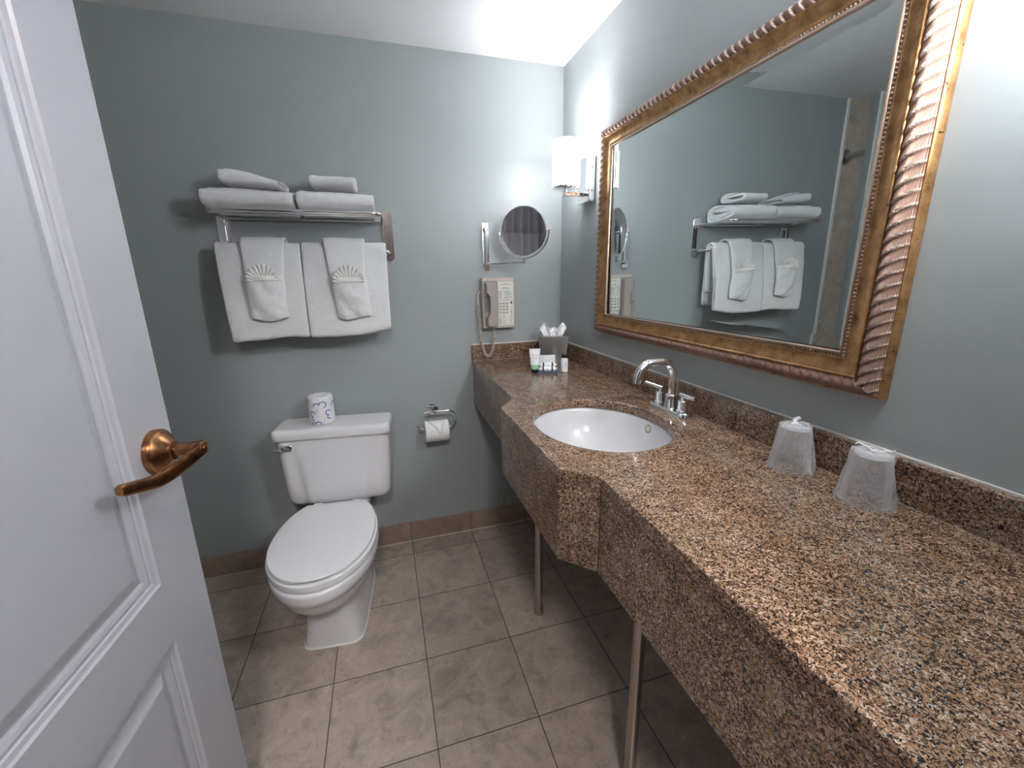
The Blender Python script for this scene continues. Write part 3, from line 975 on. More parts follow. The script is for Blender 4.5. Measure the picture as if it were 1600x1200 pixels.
# tank shelf behind the seat, joining bowl and tank
mb = MB()
mb.loft([[(x, y, z) for x, y in rrect(hx, hy, .03, 8, 0, -.150)] for z, hx, hy in ((.24, .085, .085), (.30, .105, .105), (.345, .115, .115), (.366, .112, .112), (.3705, .106, .106))])
mb.build('bowl_deck', M_ceramic, toilet, 50)
mb = MB(); mb.loft([[(x, y, z) for x, y, _ in sec(0, .1105*k, -.330, .2325*k, .2075*k, 7, 5)] for z, k in ((0, 1.012), (.004, 1.0), (.006, .985))])
mb.build('caulk_ring', M_caulk, toilet)
def outline_seat(grow, z, front_cut=0):
    pts = []
    n = 96
    yc = -.480
    for k in range(n):
        a = 2*PI*k/n
        c, s_ = math.cos(a), math.sin(a)
        if s_ < 0:
            x = (.178+grow)*c; y = yc + (.247+grow)*s_
        else:
            x = (.178+grow)*math.copysign(abs(c)**(1/1.12), c); y = yc + (.285+grow)*math.copysign(abs(s_)**(.9), s_)
        yb = -.250 + grow*.5
        y = min(y, yb)
        zz = z
        if front_cut and s_ < 0 and abs(x - .020) < .062:
            zz = z + front_cut
        pts.append((x, y, zz))
    return pts
mb = MB(); mb.loft([outline_seat(-.004, .3675), outline_seat(.001, .370), outline_seat(.002, .380), outline_seat(.001, .3895), outline_seat(-.003, .3915)])
mb.build('seat', M_seat, toilet, 50)
mb = MB(); mb.loft([outline_seat(-.008, .3965, .006), outline_seat(-.0045, .3970, .006), outline_seat(-.0040, .4080), outline_seat(-.0055, .4095), outline_seat(-.009, .4103), outline_seat(-.06, .4108), outline_seat(-.13, .4112)])
mb.build('seat_lid', M_seat, toilet, 50)
for sx in (-1, 1):
    MB().box((sx*.075-.018, -.262, .384), (sx*.075+.018, -.228, .404)).build('hinge', M_seat, toilet, bevel=.005, seg=3)
# tank
def tank_ring(z, hx, y0, y1, r, relief):
    base = resample(rrect(hx, (y0-y1)/2, r, 8, 0, (y0+y1)/2), .006)
    out = []
    for x, y in base:
        if y < (y0+y1)/2:
            w = .150 - .02*(1-(z-.38)/.29)
            k = max(0, min(1, (w - abs(x))/.028 + .5)); k = k*k*(3-2*k)
            y -= relief*k
        out.append((x, y, z))
    return out
specs = [(.374, .172, -.060, -.160, .028, .004), (.377, .188, -.046, -.174, .034, .006), (.386, .201, -.034, -.184, .036, .008), (.405, .208, -.026, -.187, .036, .010),
         (.45, .2105, -.025, -.188, .035, .010), (.55, .2150, -.025, -.189, .034, .008), (.62, .2180, -.025, -.190, .033, .005), (.672, .2200, -.025, -.190, .032, .003)]
ref = None
rings = []
base0 = None
def ring_n(z, hx, y0, y1, r, relief, n=144):
    p = [(x, y) for x, y in rrect(hx, (y0-y1)/2, r, 8, 0, (y0+y1)/2)]
    # arc-length resample to a fixed count
    L = [0]
    for i in range(len(p)): L.append(L[-1] + math.dist(p[i], p[(i+1) % len(p)]))
    out = []
    j = 0
    for k in range(n):
        d = L[-1]*k/n
        while L[j+1] < d: j += 1
        f = (d-L[j])/max(1e-9, L[j+1]-L[j])
        a, b = p[j], p[(j+1) % len(p)]
        x, y = a[0]+(b[0]-a[0])*f, a[1]+(b[1]-a[1])*f
        if y < (y0+y1)/2:
            w = .150 - .03*(1-(z-.38)/.29)
            q = max(0, min(1, (w-abs(x))/.028+.5)); q = q*q*(3-2*q)
            y -= relief*q
        out.append((x, y, z))
    return out
mb = MB(); mb.loft([ring_n(*s_) for s_ in specs])
mb.build('tank', M_ceramic, toilet, 60)
mb = MB()
LY0, LY1 = -.020, -.206
def lidr(z, g): return [(x, y, z) for x, y in rrect(.2295+g, (LY0-LY1)/2+g, .030+g, 8, 0, (LY0+LY1)/2)]
mb.loft([lidr(.6725, -.012), lidr(.673, -.003), lidr(.679, .0), lidr(.697, .0), lidr(.706, -.002), lidr(.712, -.007), lidr(.7145, -.014), lidr(.715, -.03)])
mb.build('tank_lid', M_ceramic, toilet, 50)
# flush lever
mb = MB(); p0 = []
mb.loft([[(x, y, z) for x, z in rrect(.021, .0125, .006, 5, -.176, .640)] for y in (-.190, -.198)] + [[(x, -.2005, z) for x, z in rrect(.0185, .010, .005, 5, -.176, .640)]])
fl = mb.build('flush_lever', M_chrome, toilet, 40)
mb = MB()
mb.loft([[(-.190, -.2005, .647), (-.190, -.2005, .633), (-.190, -.211, .633), (-.190, -.211, .647)],
         [(-.198, -.2005, .646), (-.198, -.2005, .632), (-.198, -.213, .634), (-.198, -.213, .645)],
         [(-.228, -.205, .640), (-.228, -.205, .633), (-.228, -.211, .634), (-.228, -.211, .639)]])
mb.build('lever_arm', M_chrome, fl, bevel=.0015)

# ------------------------------------------------------------------ WRAPPED TOILET PAPER ROLL
RR, RH = .0500, .118
proll = thing('toilet_paper_roll', 'spare toilet paper roll in blue and white wrapper on the toilet tank lid', 'toilet paper', (-1.128, -.118, .7155), math.radians(-10))
mb = MB()
prof = [(.001, .0012), (.040, .0006), (.047, .001), (.0495, .004), (RR, .010), (RR-.0004, RH*.5), (RR-.001, RH-.008), (RR-.003, RH-.002), (RR-.008, RH), (.032, RH-.0015), (.020, RH-.006), (.001, RH-.010)]
rings = []
for r_, z in prof:
    ring = []
    for k in range(64):
        a = 2*PI*k/64
        cr = .0010*math.sin(a*9+z*60) if (r_ > .015 and z > RH-.012) else 0
        q = r_ + .0008*nz((math.cos(a), math.sin(a), z*10), 2.5, 5)
        ring.append((q*math.cos(a), q*math.sin(a), z + cr))
    rings.append(ring)
mb.loft(rings)
mb.build('wrapper', M_wrap, proll, 60)
def cyl_pt(s_, z, off=.0010):
    a = -PI/2 + s_/RR
    return Vector(((RR+off)*math.cos(a), (RR+off)*math.sin(a), z))
def cyl_stroke(pts, w):
    mb = MB(); L = []
    for i, p in enumerate(pts):
        a = Vector(pts[max(i-1, 0)]); b = Vector(pts[min(i+1, len(pts)-1)])
        d = (b-a).normalized(); n = Vector((-d.y, d.x))*w/2
        q = Vector(p)
        L.append((q+n, q-n))
    for l, r in L: mb.v += [tuple(cyl_pt(l.x, l.y)), tuple(cyl_pt(r.x, r.y))]
    for i in range(len(L)-1): mb.f.append((2*i, 2*i+1, 2*i+3, 2*i+2))
    return mb
def arc(cx, cz, r, a0, a1, n=14, sx=1):
    return [(cx + sx*r*math.cos(math.radians(a0+(a1-a0)*k/n)), cz + r*math.sin(math.radians(a0+(a1-a0)*k/n))) for k in range(n+1)]
def cloud(s0, z0, k=1, rot=0):
    pts = arc(-.0085*k, .0, .0085*k, 190, 10, 14) + arc(.0090*k, .001*k, .0098*k, 160, -80, 18)
    c, s_ = math.cos(rot), math.sin(rot)
    return [(s0 + x*c - y*s_, z0 + x*s_ + y*c) for x, y in pts]
for s0, z0, k, rot in ((.010, .084, 1.35, 0.1), (-.018, .040, 1.05, 1.75), (.044, .042, 1.05, 1.75), (-.010, .004, 1.15, .05), (-.050, .085, 1.2, 1.7), (.080, .082, 1.2, .2)):
    pts = [p for p in cloud(s0, z0, k, rot) if .002 < p[1] < RH-.006]
    if len(pts) > 3:
        cyl_stroke(pts, .0033).build('cloud_print', M_blue, proll)
for s0, z0, ln in ((-.008, .062, .022), (-.006, .058, .018), (-.002, .054, .020), (.020, .014, .010), (.021, .010, .008), (.034, .096, .010), (.036, .092, .008), (-.036, .100, .010), (-.030, .022, .010), (.028, .026, .012)):
    pts = [(s0 + ln*(k/6-.5), z0 + ln*.62*(k/6-.5)) for k in range(7)]
    cyl_stroke(pts, .0012).build('gray_lettering', M_grayprint, proll)
for k in range(7):
    a = .5 + k*.85; r0 = .022 + .012*((k*37) % 5)/5
    mb = MB(); c = Vector((r0*math.cos(a), r0*math.sin(a), RH+.0011)); d = Vector((math.cos(a*2), math.sin(a*2), 0))*.0055; n = Vector((-d.y, d.x, 0)).normalized()*.0010
    mb.add([c-d-n, c+d-n, c+d+n, c-d+n], [(0,1,2,3)])
    mb.build('gray_lettering', M_grayprint if k % 3 else M_blue, proll)

# ------------------------------------------------------------------ TOILET PAPER HOLDER + ROLL
HX, HZ = -.660, .688
holder = thing('toilet_paper_holder', 'chrome open-ring toilet paper holder on the back wall', 'toilet paper holder', (HX, 0, HZ))
mb = MB().lathe([(.0285, .0005), (.0285, .006), (.026, .010), (.012, .012)], 36, frame((0, 0, 0), (0, -1, 0)))
mb.build('wall_rosette', M_chrome, holder, 40)
mb = MB().lathe([(.0085, .010), (.0085, .070), (.0095, .072), (.0095, .080), (.0080, .082)], 24, frame((0, 0, .006), (0, -1, 0)))
mb.build('post', M_chrome, holder, 40)
ry = -.072
hp = [(-.046, ry, .005), (-.02, ry, .006), (.03, ry, .007), (.062, ry, .006)]
cz_, rr_ = -.034, .040
for k in range(1, 13):
    a = PI/2 - PI*k/12
    hp.append((.062 + rr_*math.cos(a)*.95, ry, cz_ + rr_*math.sin(a)))
hp += [(.03, ry, cz_-rr_), (-.03, ry, cz_-rr_), (-.058, ry, cz_-rr_+.002), (-.072, ry, cz_-rr_+.008), (-.083, ry, cz_-rr_+.018)]
MB().tube(hp, .0042, 14).build('ring_arm', M_chrome, holder, 60)
TZ = HZ + cz_ - rr_ - .0135
roll_t = thing('toilet_paper_roll', 'white toilet paper roll with pointed folded end hanging on the chrome holder', 'toilet paper', (-.652, ry, TZ))
mb = MB()
mtx = frame((0, 0, 0), (1, 0, 0))
def rl(r_, x): return [(x, r_*math.cos(2*PI*k/56), r_*math.sin(2*PI*k/56)) for k in range(56)]
mb.loft([rl(.0195, -.054), rl(.0480, -.054), rl(.0495, -.0525), rl(.0495, .0525), rl(.0480, .054), rl(.0195, .054), rl(.0195, -.054)], False, False)
mb.build('paper', M_paper, roll_t, 40)
mb = MB(); mb.loft([rl(.0195, -.0545), rl(.0182, -.0545), rl(.0182, .0545), rl(.0195, .0545), rl(.0195, -.0545)], False, False)
mb.build('cardboard_core', M_card, roll_t, 40)
# folded point: layered flap wrapped on the front of the roll
def flap(rad, apex_a, top_a, hw_top, name, thick=.0007, skew=0):
    mb = MB(); n = 14; rows = []
    for i in range(n+1):
        u = i/n
        a = math.radians(top_a + (apex_a-top_a)*u)
        hw = hw_top*(1-u)
        xc = skew*u
        rows.append([(xc-hw, -rad*math.cos(a), rad*math.sin(a)), (xc, -(rad+.0004)*math.cos(a), (rad+.0004)*math.sin(a)), (xc+hw, -rad*math.cos(a), rad*math.sin(a))])
    for r in rows: mb.v += r
    for i in range(n):
        for j in range(2): mb.f.append((i*3+j, i*3+j+1, i*3+j+4, i*3+j+3))
    o = mb.build(name, M_paper, roll_t, 180)
    md = o.modifiers.new('s', 'SOLIDIFY'); md.thickness = thick; md.offset = 0
flap(.0502, -5, 80, .040, 'folded_flap', .0010, .012)
flap(.0518, 2, 80, .040, 'folded_flap', .0018, .013)

# ------------------------------------------------------------------ WALL PHONE
M_phone = mat('phone_plastic', (.60, .53, .47), .38)
M_phone2 = mat('handset_plastic', (.40, .345, .32), .36)
M_plate = mat('phone_faceplate', (.80, .78, .73), .45)
M_key = mat('phone_key', (.50, .47, .43), .5)
M_ink = mat('phone_ink', (.07, .07, .09), .6)
M_inkgold = mat('phone_logo_ink', (.55, .36, .10), .6)
M_red = mat('phone_indicator', (.10, .01, .012), .3)
PX, PZ = -.3285, 1.063
phone = thing('wall_phone', 'beige corded wall telephone with keypad above the counter end', 'telephone', (PX, 0, PZ))
mb = MB()
def pr_(y, g): return [(x, y, z) for x, z in rrect(.0765-g, .1160-g, .006, 5, 0, .116)]
mb.loft([pr_(-.001, .004), pr_(-.004, .001), pr_(-.030, 0), pr_(-.040, .001), pr_(-.044, .003)])
mb.build('body', M_phone, phone, 40)
FYp = -.0445
MB().box((-.004, FYp-.0012, .014), (.071, FYp+.002, .212)).build('face_plate', M_plate, phone, bevel=.0008)
# handset cradle recess
mb = MB(); mb.loft([[(x, y, z) for x, z in rrect(.0325, .104, .007, 5, -.039, .114)] for y in (FYp+.001, FYp-.0006)])
cr = mb.build('cradle', mat('cradle_plastic', (.36, .31, .285), .5), phone, 40)
for k in range(14):
    MB().box((-.069, FYp-.0014, .078+k*.0052), (-.049, FYp-.0004, .0805+k*.0052)).build('grille_slot', M_ink, cr)
# handset
hs_poly = [(-.067, .209), (-.013, .209), (-.0105, .200), (-.0085, .150), (-.0085, .060), (-.0105, .016), (-.0135, .009), (-.058, .009), (-.062, .014), (-.063, .050), (-.056, .060),
           (-.050, .068), (-.0485, .085), (-.0485, .140), (-.0505, .152), (-.058, .160), (-.067, .168)]
mb = MB()
def hsr(y, g):
    cx, cz = -.036, .11
    return [(cx + (x-cx)*(1-g), y, cz + (z-cz)*(1-g*.4)) for x, z in hs_poly]
mb.loft([hsr(FYp-.001, .02), hsr(FYp-.012, 0), hsr(FYp-.024, .03), hsr(FYp-.030, .12), hsr(FYp-.0315, .22)])
mb.build('handset', M_phone2, phone, bevel=.0018)
labels = ['1','2','3','4','5','6','7','8','9','*','0','#']
for r_ in range(4):
    for c in range(3):
        x = .0068 + c*.0158; z = .114 - r_*.0138
        k = MB().box((x-.0058, FYp-.0032, z-.0045), (x+.0058, FYp-.001, z+.0045)).build('key', M_key, phone, bevel=.0006)
        text_mesh(labels[r_*3+c], .0080, frame((x, FYp-.0034, z), (0, -1, 0), (1, 0, 0)), 'key_digit', M_ink, k)
for i, (x, z, w, h) in enumerate([(.0595, .1175, .009, .009)]):
    MB().box((x-w/2, FYp-.003, z-h/2), (x+w/2, FYp-.001, z+h/2)).build('indicator', M_red, phone, bevel=.0005)
MB().box((.0560, FYp-.003, .068), (.0640, FYp-.001, .080)).build('key', M_key, phone, bevel=.0006)
for k in range(7):
    z = .062 - k*.0068
    MB().box((.0015, FYp-.0024, z-.0024), (.0060, FYp-.001, z+.0024)).build('speed_key', mat('speed_key_blue', (.06, .09, .17), .5) if k > 2 and k == 3 else (bpy.data.materials.get('speed_key_blue') if k > 3 else M_key), phone)
ink = []
def inkline(x0, x1, z, h=.0011, m=None, name='print_line'):
    MB().box((x0, FYp-.0015, z-h/2), (x1, FYp-.001, z+h/2)).build(name, m or M_ink, phone)
for k in range(7):
    z = .062 - k*.0068
    inkline(.009, .009+(.018 if k % 2 else .024), z); inkline(.052, .064, z+.001)
for i, z in enumerate((.1705, .1655, .1605, .1555, .1490, .1425, .1375)):
    inkline(.000, .000+(.024, .010, .018, .016, .020, .012, .018)[i], z, .0013); inkline(.026, .026+(.028, .022, .038, .036, .030, .038, .020)[i], z, .0013)
inkline(.004, .064, .1290, .0013)
inkline(.018, .044, .1860, .0014); inkline(.010, .054, .1815, .0012)
for k in range(3): inkline(.056, .065, .101-k*.0075, .001)
# half-sun logo: an arch with a dash on either side
mb = MB()
for k in range(12):
    a0, a1 = PI*k/12, PI*(k+1)/12
    mb.add([(.033+r_*math.cos(a), FYp-.0015, .197+r_*.8*math.sin(a)) for r_, a in ((.0065, a0), (.011, a0), (.011, a1), (.0065, a1))], [(0,1,2,3)])
mb.build('sun_logo', M_inkgold, phone)
inkline(.010, .018, .200, .0018); inkline(.048, .056, .200, .0018)
# coiled cord
def coil(path, r, pitch, wire):
    P = smoothpath(path, 14)
    L = [0]
    for i in range(1, len(P)): L.append(L[-1] + (P[i]-P[i-1]).length)
    def at(d):
        for i in range(1, len(P)):
            if L[i] >= d:
                f = (d-L[i-1])/max(1e-9, L[i]-L[i-1]); return P[i-1].lerp(P[i], f), (P[i]-P[i-1]).normalized()
        return P[-1], (P[-1]-P[-2]).normalized()
    n = int(L[-1]/pitch*10)
    out = []
    for i in range(n+1):
        d = L[-1]*i/n
        p, t_ = at(d)
        u = t_.cross(Vector((0, 1, 0))).normalized(); w = t_.cross(u)
        a = 2*PI*d/pitch
        out.append(p + (u*math.cos(a) + w*math.sin(a))*r)
    return MB().tube(out, wire, 5)
cw = lambda x, y, z: (x-PX, y, z-PZ)
MB().tube(smoothpath([cw(-.404, -.012, 1.236), cw(-.416, -.015, 1.226), cw(-.423, -.019, 1.206), cw(-.424, -.022, 1.185)], 5), .0018, 8).build('cord_lead', M_phone, phone, 60)
coil([cw(-.424, -.022, 1.188), cw(-.423, -.027, 1.13), cw(-.418, -.032, 1.05), cw(-.412, -.037, .985), cw(-.402, -.041, .945), cw(-.388, -.044, .932), cw(-.372, -.044, .945), cw(-.360, -.042, .98), cw(-.352, -.040, 1.022), cw(-.350, -.042, 1.036)], .0076, .0074, .0017).build('coiled_cord', M_phone, phone, 180)
MB().tube(smoothpath([cw(-.350, -.046, 1.034), cw(-.354, -.050, 1.050), cw(-.359, -.056, 1.066), cw(-.360, -.060, 1.074)], 5), .0018, 8).build('cord_lead', M_phone, phone, 60)

# ------------------------------------------------------------------ MAGNIFYING MIRROR
mag = thing('shaving_mirror', 'round chrome swing-arm mirror on the back wall above the phone', 'mirror', (-.376, 0, 1.325))
MO = Vector((-.376, 0, 1.325))
def mg(o): o.matrix_parent_inverse = Matrix.Translation(-MO); return o
plt = mg(MB().box((-.3915, -.008, 1.325), (-.3595, -.0005, 1.534)).build('wall_plate', M_chrome, mag, bevel=.002))
for z in (1.352, 1.505):
    mg(MB().box((-.3835, -.032, z-.008), (-.3675, -.008, z+.008)).build('hinge_block', M_chrome, mag, bevel=.002))
mg(MB().tube([(-.3755, -.026, 1.345), (-.3755, -.026, 1.512)], .0055, 14).build('pivot_rod', M_chrome, mag, 60))
for z in (1.331, 1.526):
    mg(MB().lathe([(.003, 0), (.003, .001), (.002, .0018)], 12, frame((-.3755, -.008, z), (0, -1, 0))).build('screw', M_nickel, plt, 40))
CM = Vector((-.243, -.155, 1.486))
az = math.radians(233)
n3 = Vector((math.cos(az), math.sin(az), 0.0))
t3 = Vector((-n3.y, n3.x, 0))   # along the rim, to the right as seen
t3 = Vector((math.cos(az+PI/2), math.sin(az+PI/2), 0))
stem_x = CM + Vector((0, 0, -.120))
mg(MB().tube([(-.3755, -.026, 1.354), tuple(CM + Vector((.003, -.003, -.127)))], .0062, 14).build('swing_arm', M_chrome, mag, 60))
mg(MB().tube([tuple(CM + Vector((0, 0, -.134))), tuple(CM + Vector((0, 0, -.110)))], .0048, 12).build('stem', M_chrome, mag, 60))
yk = []
RY_ = .1115
for k in range(33):
    a = math.radians(180 + 180*k/32)
    yk.append(CM + t3*RY_*math.cos(a) + Vector((0, 0, RY_*math.sin(a))))
mg(MB().tube(yk, .0036, 10).build('yoke', M_chrome, mag, 60))
for s_ in (-1, 1):
    mg(MB().tube([CM + t3*s_*.100, CM + t3*s_*.118], .0036, 10).build('pivot_knob', M_chrome, mag, 60))
mt = frame(CM, n3)
mg(MB().lathe([(.098, -.006), (.1015, -.005), (.1025, 0), (.1015, .005), (.0985, .006), (.0975, .0045), (.0975, -.0045)], 64, mt, False).build('rim', M_chrome, mag, 50))
mg(MB().lathe([(.0005, .0040), (.0978, .0042)], 64, mt, False).build('mirror_disc', M_mirror2, mag))
mg(MB().lathe([(.0005, -.0040), (.0978, -.0042)], 64, mt, False).build('mirror_disc', M_mirror2, mag))

# ------------------------------------------------------------------ TISSUE BOX
tb = thing('tissue_box', 'square brushed steel tissue box cover in the counter corner', 'tissue box', (-.106, -.166, HC), math.radians(-21))
mb = MB()
HT = .124
mb.loft([[(x, y, z) for x, y in rrect(g, g*.84, .002, 2)] for g, z in ((.056, 0), (.0680, HT))], True, False)
tbo = mb.build('cover', M_steel, tb, bevel=.0008)
# top with an oval slot
mb = MB(); n = 40
sq = []
for k in range(n):
    a = 2*PI*k/n; c, s_ = math.cos(a), math.sin(a); m_ = max(abs(c), abs(s_))
    sq.append((.0680*c/m_, .0680*.84*s_/m_))
mb.loft([[(x, y, HT) for x, y in sq], [(.036*math.cos(2*PI*k/n), .022*math.sin(2*PI*k/n), HT) for k in range(n)], [(.036*math.cos(2*PI*k/n), .022*math.sin(2*PI*k/n), HT-.004) for k in range(n)]], False, False)
mb.build('top', M_steel, tbo)
MB().box((-.05, -.042, .02), (.05, .042, .105)).build('inner_carton', M_dark, tb)
# pulled-up tissue: crumpled two-peak sheet
tis = thing('facial_tissue', 'crumpled white facial tissue sticking out of the steel box', 'tissue', (-.106, -.166, HC+HT-.012), math.radians(-21))
mb = MB(); NX_, NZ_ = 60, 22
for side in (0, 1):
    g = []
    for j in range(NZ_+1):
        v = j/NZ_; row = []
        for i in range(NX_+1):
            u = i/NX_ - .5
            top = .036 + .036*math.exp(-((u+.33)/.13)**2) + .034*math.exp(-((u-.36)/.13)**2) + .012*math.exp(-((u-.02)/.12)**2) + .004*nz((u*9, side, 0), 1.7, 6)
            z = top*v
            w = .048 + .046*v**.7
            x = u*w*1.28 + .004*nz((u*4, v*2, side), 2, 7)*v
            y = (.0045 if side else -.0045)*(1-v*.3) + (.011*math.sin(u*17 + side*1.3 + v*1.6) + .013*nz((u*3, v*1.5, side*3), 2.2, 8))*v**.8 + (.008 if side else -.008)*v
            fold = abs(((u*5.3 + v*1.1 + side*.4) % 1) - .5)*.016*v
            row.append((x, y + fold, z))
        g.append(row)
    n = NX_+1; b = len(mb.v)
    for r_ in g: mb.v += r_
    for j in range(NZ_):
        for i in range(NX_): mb.f.append((b+j*n+i, b+j*n+i+1, b+(j+1)*n+i+1, b+(j+1)*n+i))
o = mb.build('sheet', M_tissue, tis, 30)
md = o.modifiers.new('s', 'SOLIDIFY'); md.thickness = .0006

# ------------------------------------------------------------------ AMENITIES
AR = math.radians(-17)
M_tube = mat('tube_white', (.80, .82, .84), .35)
M_green = mat('tube_green', (.36, .66, .40), .35)
def amen(name, label, cat, px, py, rz=AR): return thing(name, label, cat, (px, py, HC), rz)
t = amen('lotion_tube', 'white lotion tube with pale green lower band, standing on its black cap', 'toiletry', -.262, -.348)
MB().lathe([(.0105, 0), (.0115, .002), (.0115, .013), (.0105, .0145)], 24).build('cap', M_black, t, 40)
def tsec(z, hx, hy): return [(hx*math.cos(2*PI*k/32), hy*math.sin(2*PI*k/32), z) for k in range(32)]
mb = MB(); mb.loft([tsec(.0145, .0150, .0150), tsec(.018, .0172, .0160), tsec(.034, .0182, .0150)], True, False)
tg = mb.build('green_band', M_green, t, 60)
mb = MB(); mb.loft([tsec(.034, .0182, .0150), tsec(.060, .0200, .0105), tsec(.085, .0222, .0035), tsec(.092, .0228, .0012), tsec(.0995, .0232, .0010)], False, True)
tw = mb.build('tube_body', M_tube, t, 60)
for dx, dz in ((-.006, .074), (.006, .074), (-.005, .064), (.006, .063)):
    yy = -.0068 - .00040*(.074-dz)/.001
    MB().lathe([(.0018, 0), (.0034, 0)], 14, frame((dx, yy-.0016, dz), (0, -1, -.42)), False).build('print_ring', mat('violet_print', (.35, .30, .45), .5) if dx < 0 else M_grayprint, tw)
# tray
M_tray = mat('blue_tray', (.23, .32, .55), .12)
bsdf(M_tray).inputs['Transmission Weight'].default_value = .45
t = amen('soap_tray', 'small rectangular blue glass tray in front of the steel tissue box', 'tray', -.212, -.362)
mb = MB()
mb.loft([[(x, y, z) for x, y in rrect(hx, hy, .006, 4)] for z, hx, hy in ((.0, .039, .026), (.001, .041, .028), (.0105, .0445, .0315), (.0105, .0425, .0295), (.004, .039, .026))])
mb.build('tray', M_tray, t, 40)
# wrapped soaps and packet on the tray
ca, sa = math.cos(AR), math.sin(AR)
def onT(dx, dy): return (-.212 + dx*ca - dy*sa, -.362 + dx*sa + dy*ca)
M_wsoap = mat('soap_wrapper_white', (.82, .82, .83), .35)
def soap(dx, dy, dz, label, tilt):
    x, y = onT(dx, dy)
    t = thing('wrapped_soap', label, 'soap', (x, y, HC+dz), AR+tilt, 'striped wrapped soaps on the tray')
    L_, r_ = .030, .0105
    def prof(x): 
        k = min(1, (L_+.008-abs(x))/.010); return r_*max(.35, k)
    xs = [-L_-.008, -L_-.003, -L_, -.026, -.020, -.0165, 0, .0165, .020, .026, L_, L_+.003, L_+.008]
    def rg(x, g=0): 
        rr = prof(x)+g
        return [(x, rr*1.15*math.cos(2*PI*k/24), .0108 + rr*math.sin(2*PI*k/24)) for k in range(24)]
    mb = MB(); mb.loft([rg(x) for x in xs]); b = mb.build('wrapper', M_wsoap, t, 50)
    for s_ in (-1, 1):
        MB().loft([rg(s_*.0150, .0004), rg(s_*.0155, .0005), rg(s_*.0215, .0005), rg(s_*.0220, .0004)]).build('black_stripe', M_black, b, 50)
    mb = MB()
    pts = [(-.008 + .016*k/8, .0108 + (.010+.0012)*math.sin(.15+.25*math.sin(k*1.3))) for k in range(9)]
    for i in range(8):
        (xa, za), (xb, zb_) = pts[i], pts[i+1]
        mb.add([(xa, -r_*1.15-.0006, za-.0012), (xb, -r_*1.15-.0006, zb_-.0012), (xb, -r_*1.15-.0006, zb_+.0003), (xa, -r_*1.15-.0006, za+.0003)], [(0,1,2,3)])
    mb.build('script_print', M_ink, b)
soap(.000, -.014, .0060, 'white wrapped soap with black stripes, front one lying in the blue tray', 0)
soap(.002, .005, .0185, 'white wrapped soap with black stripes, rear one lying higher in the tray', .05)
x, y = onT(.000, .020)
t = thing('soap_box', 'white paper soap carton with curved flap standing behind the wrapped soaps', 'soap box', (x, y, HC+.006), AR)
mb = MB().box((-.034, -.006, 0), (.034, .006, .061)); mb.build('carton', mat('carton_white', (.72, .74, .78), .5), t, bevel=.001)
mb = MB(); up_ = [(-.030 + .060*k/12, .052) for k in range(13)]
mb.add([(x, -.0068, .0635) for x, _ in up_] + [(x, -.0068, .057 - .008*math.sin(PI*k/12)) for k, (x, _) in enumerate(up_)], [(k, k+1, 14+k, 13+k) for k in range(12)])
o = mb.build('flap', M_wsoap, t); md = o.modifiers.new('s', 'SOLIDIFY'); md.thickness = .0012
# bottle
t = amen('shampoo_bottle', 'little white bottle with a black cap at the right of the tray', 'toiletry', -.143, -.380)
mb = MB().lathe([(.0125, 0), (.0145, .0015), (.0150, .004), (.0150, .050), (.0140, .055), (.0100, .058), (.0088, .060)], 32); bb = mb.build('bottle', M_tube, t, 50)
MB().lathe([(.0120, .0600), (.0125, .061), (.0125, .073), (.0118, .0745)], 28).build('cap', M_black, t, 40)
for k in range(5):
    a = -PI/2 + .22
    z = .040 - k*.0045
    MB().box((-.0012, -.0004, z), (.0012, .0004, z+.0028)).build('lettering', M_ink, bb).matrix_basis = Matrix.Translation((.0152*math.cos(a), .0152*math.sin(a), 0)) @ Matrix.Rotation(a+PI/2, 4, 'Z')

# ------------------------------------------------------------------ WRAPPED PLASTIC CUPS
def film(name, col, fac, rough, bump=None):
    m = bpy.data.materials.new(name); m.use_nodes = True
    nt = m.node_tree; b = nt.nodes['Principled BSDF']; out = nt.nodes['Material Output']
    b.inputs['Base Color'].default_value = (*col, 1); b.inputs['Roughness'].default_value = rough
    tr = nt.nodes.new('ShaderNodeBsdfTransparent'); mx = nt.nodes.new('ShaderNodeMixShader')
    lw = nt.nodes.new('ShaderNodeLayerWeight'); lw.inputs['Blend'].default_value = .35
    ma = nt.nodes.new('ShaderNodeMath'); ma.operation = 'MULTIPLY_ADD'; ma.inputs[1].default_value = .55; ma.inputs[2].default_value = fac
    nt.links.new(lw.outputs['Facing'], ma.inputs[0])
    nt.links.new(ma.outputs[0], mx.inputs[0]); nt.links.new(tr.outputs[0], mx.inputs[1]); nt.links.new(b.outputs[0], mx.inputs[2]); nt.links.new(mx.outputs[0], out.inputs[0])
    if bump:
        n = nt.nodes.new('ShaderNodeTexNoise'); n.inputs['Scale'].default_value = bump; n.inputs['Detail'].default_value = 4; n.inputs['Distortion'].default_value = 1.5
        tc = nt.nodes.new('ShaderNodeTexCoord'); nt.links.new(tc.outputs['Object'], n.inputs['Vector'])
        bp = nt.nodes.new('ShaderNodeBump'); bp.inputs['Strength'].default_value = .9; bp.inputs['Distance'].default_value = .004
        nt.links.new(n.outputs['Fac'], bp.inputs['Height']); nt.links.new(bp.outputs['Normal'], b.inputs['Normal'])
    return m
M_cup = film('frosted_cup_plastic', (.70, .68, .70), .22, .22)
M_bag = film('plastic_bag', (.90, .90, .94), .10, .12, 38)
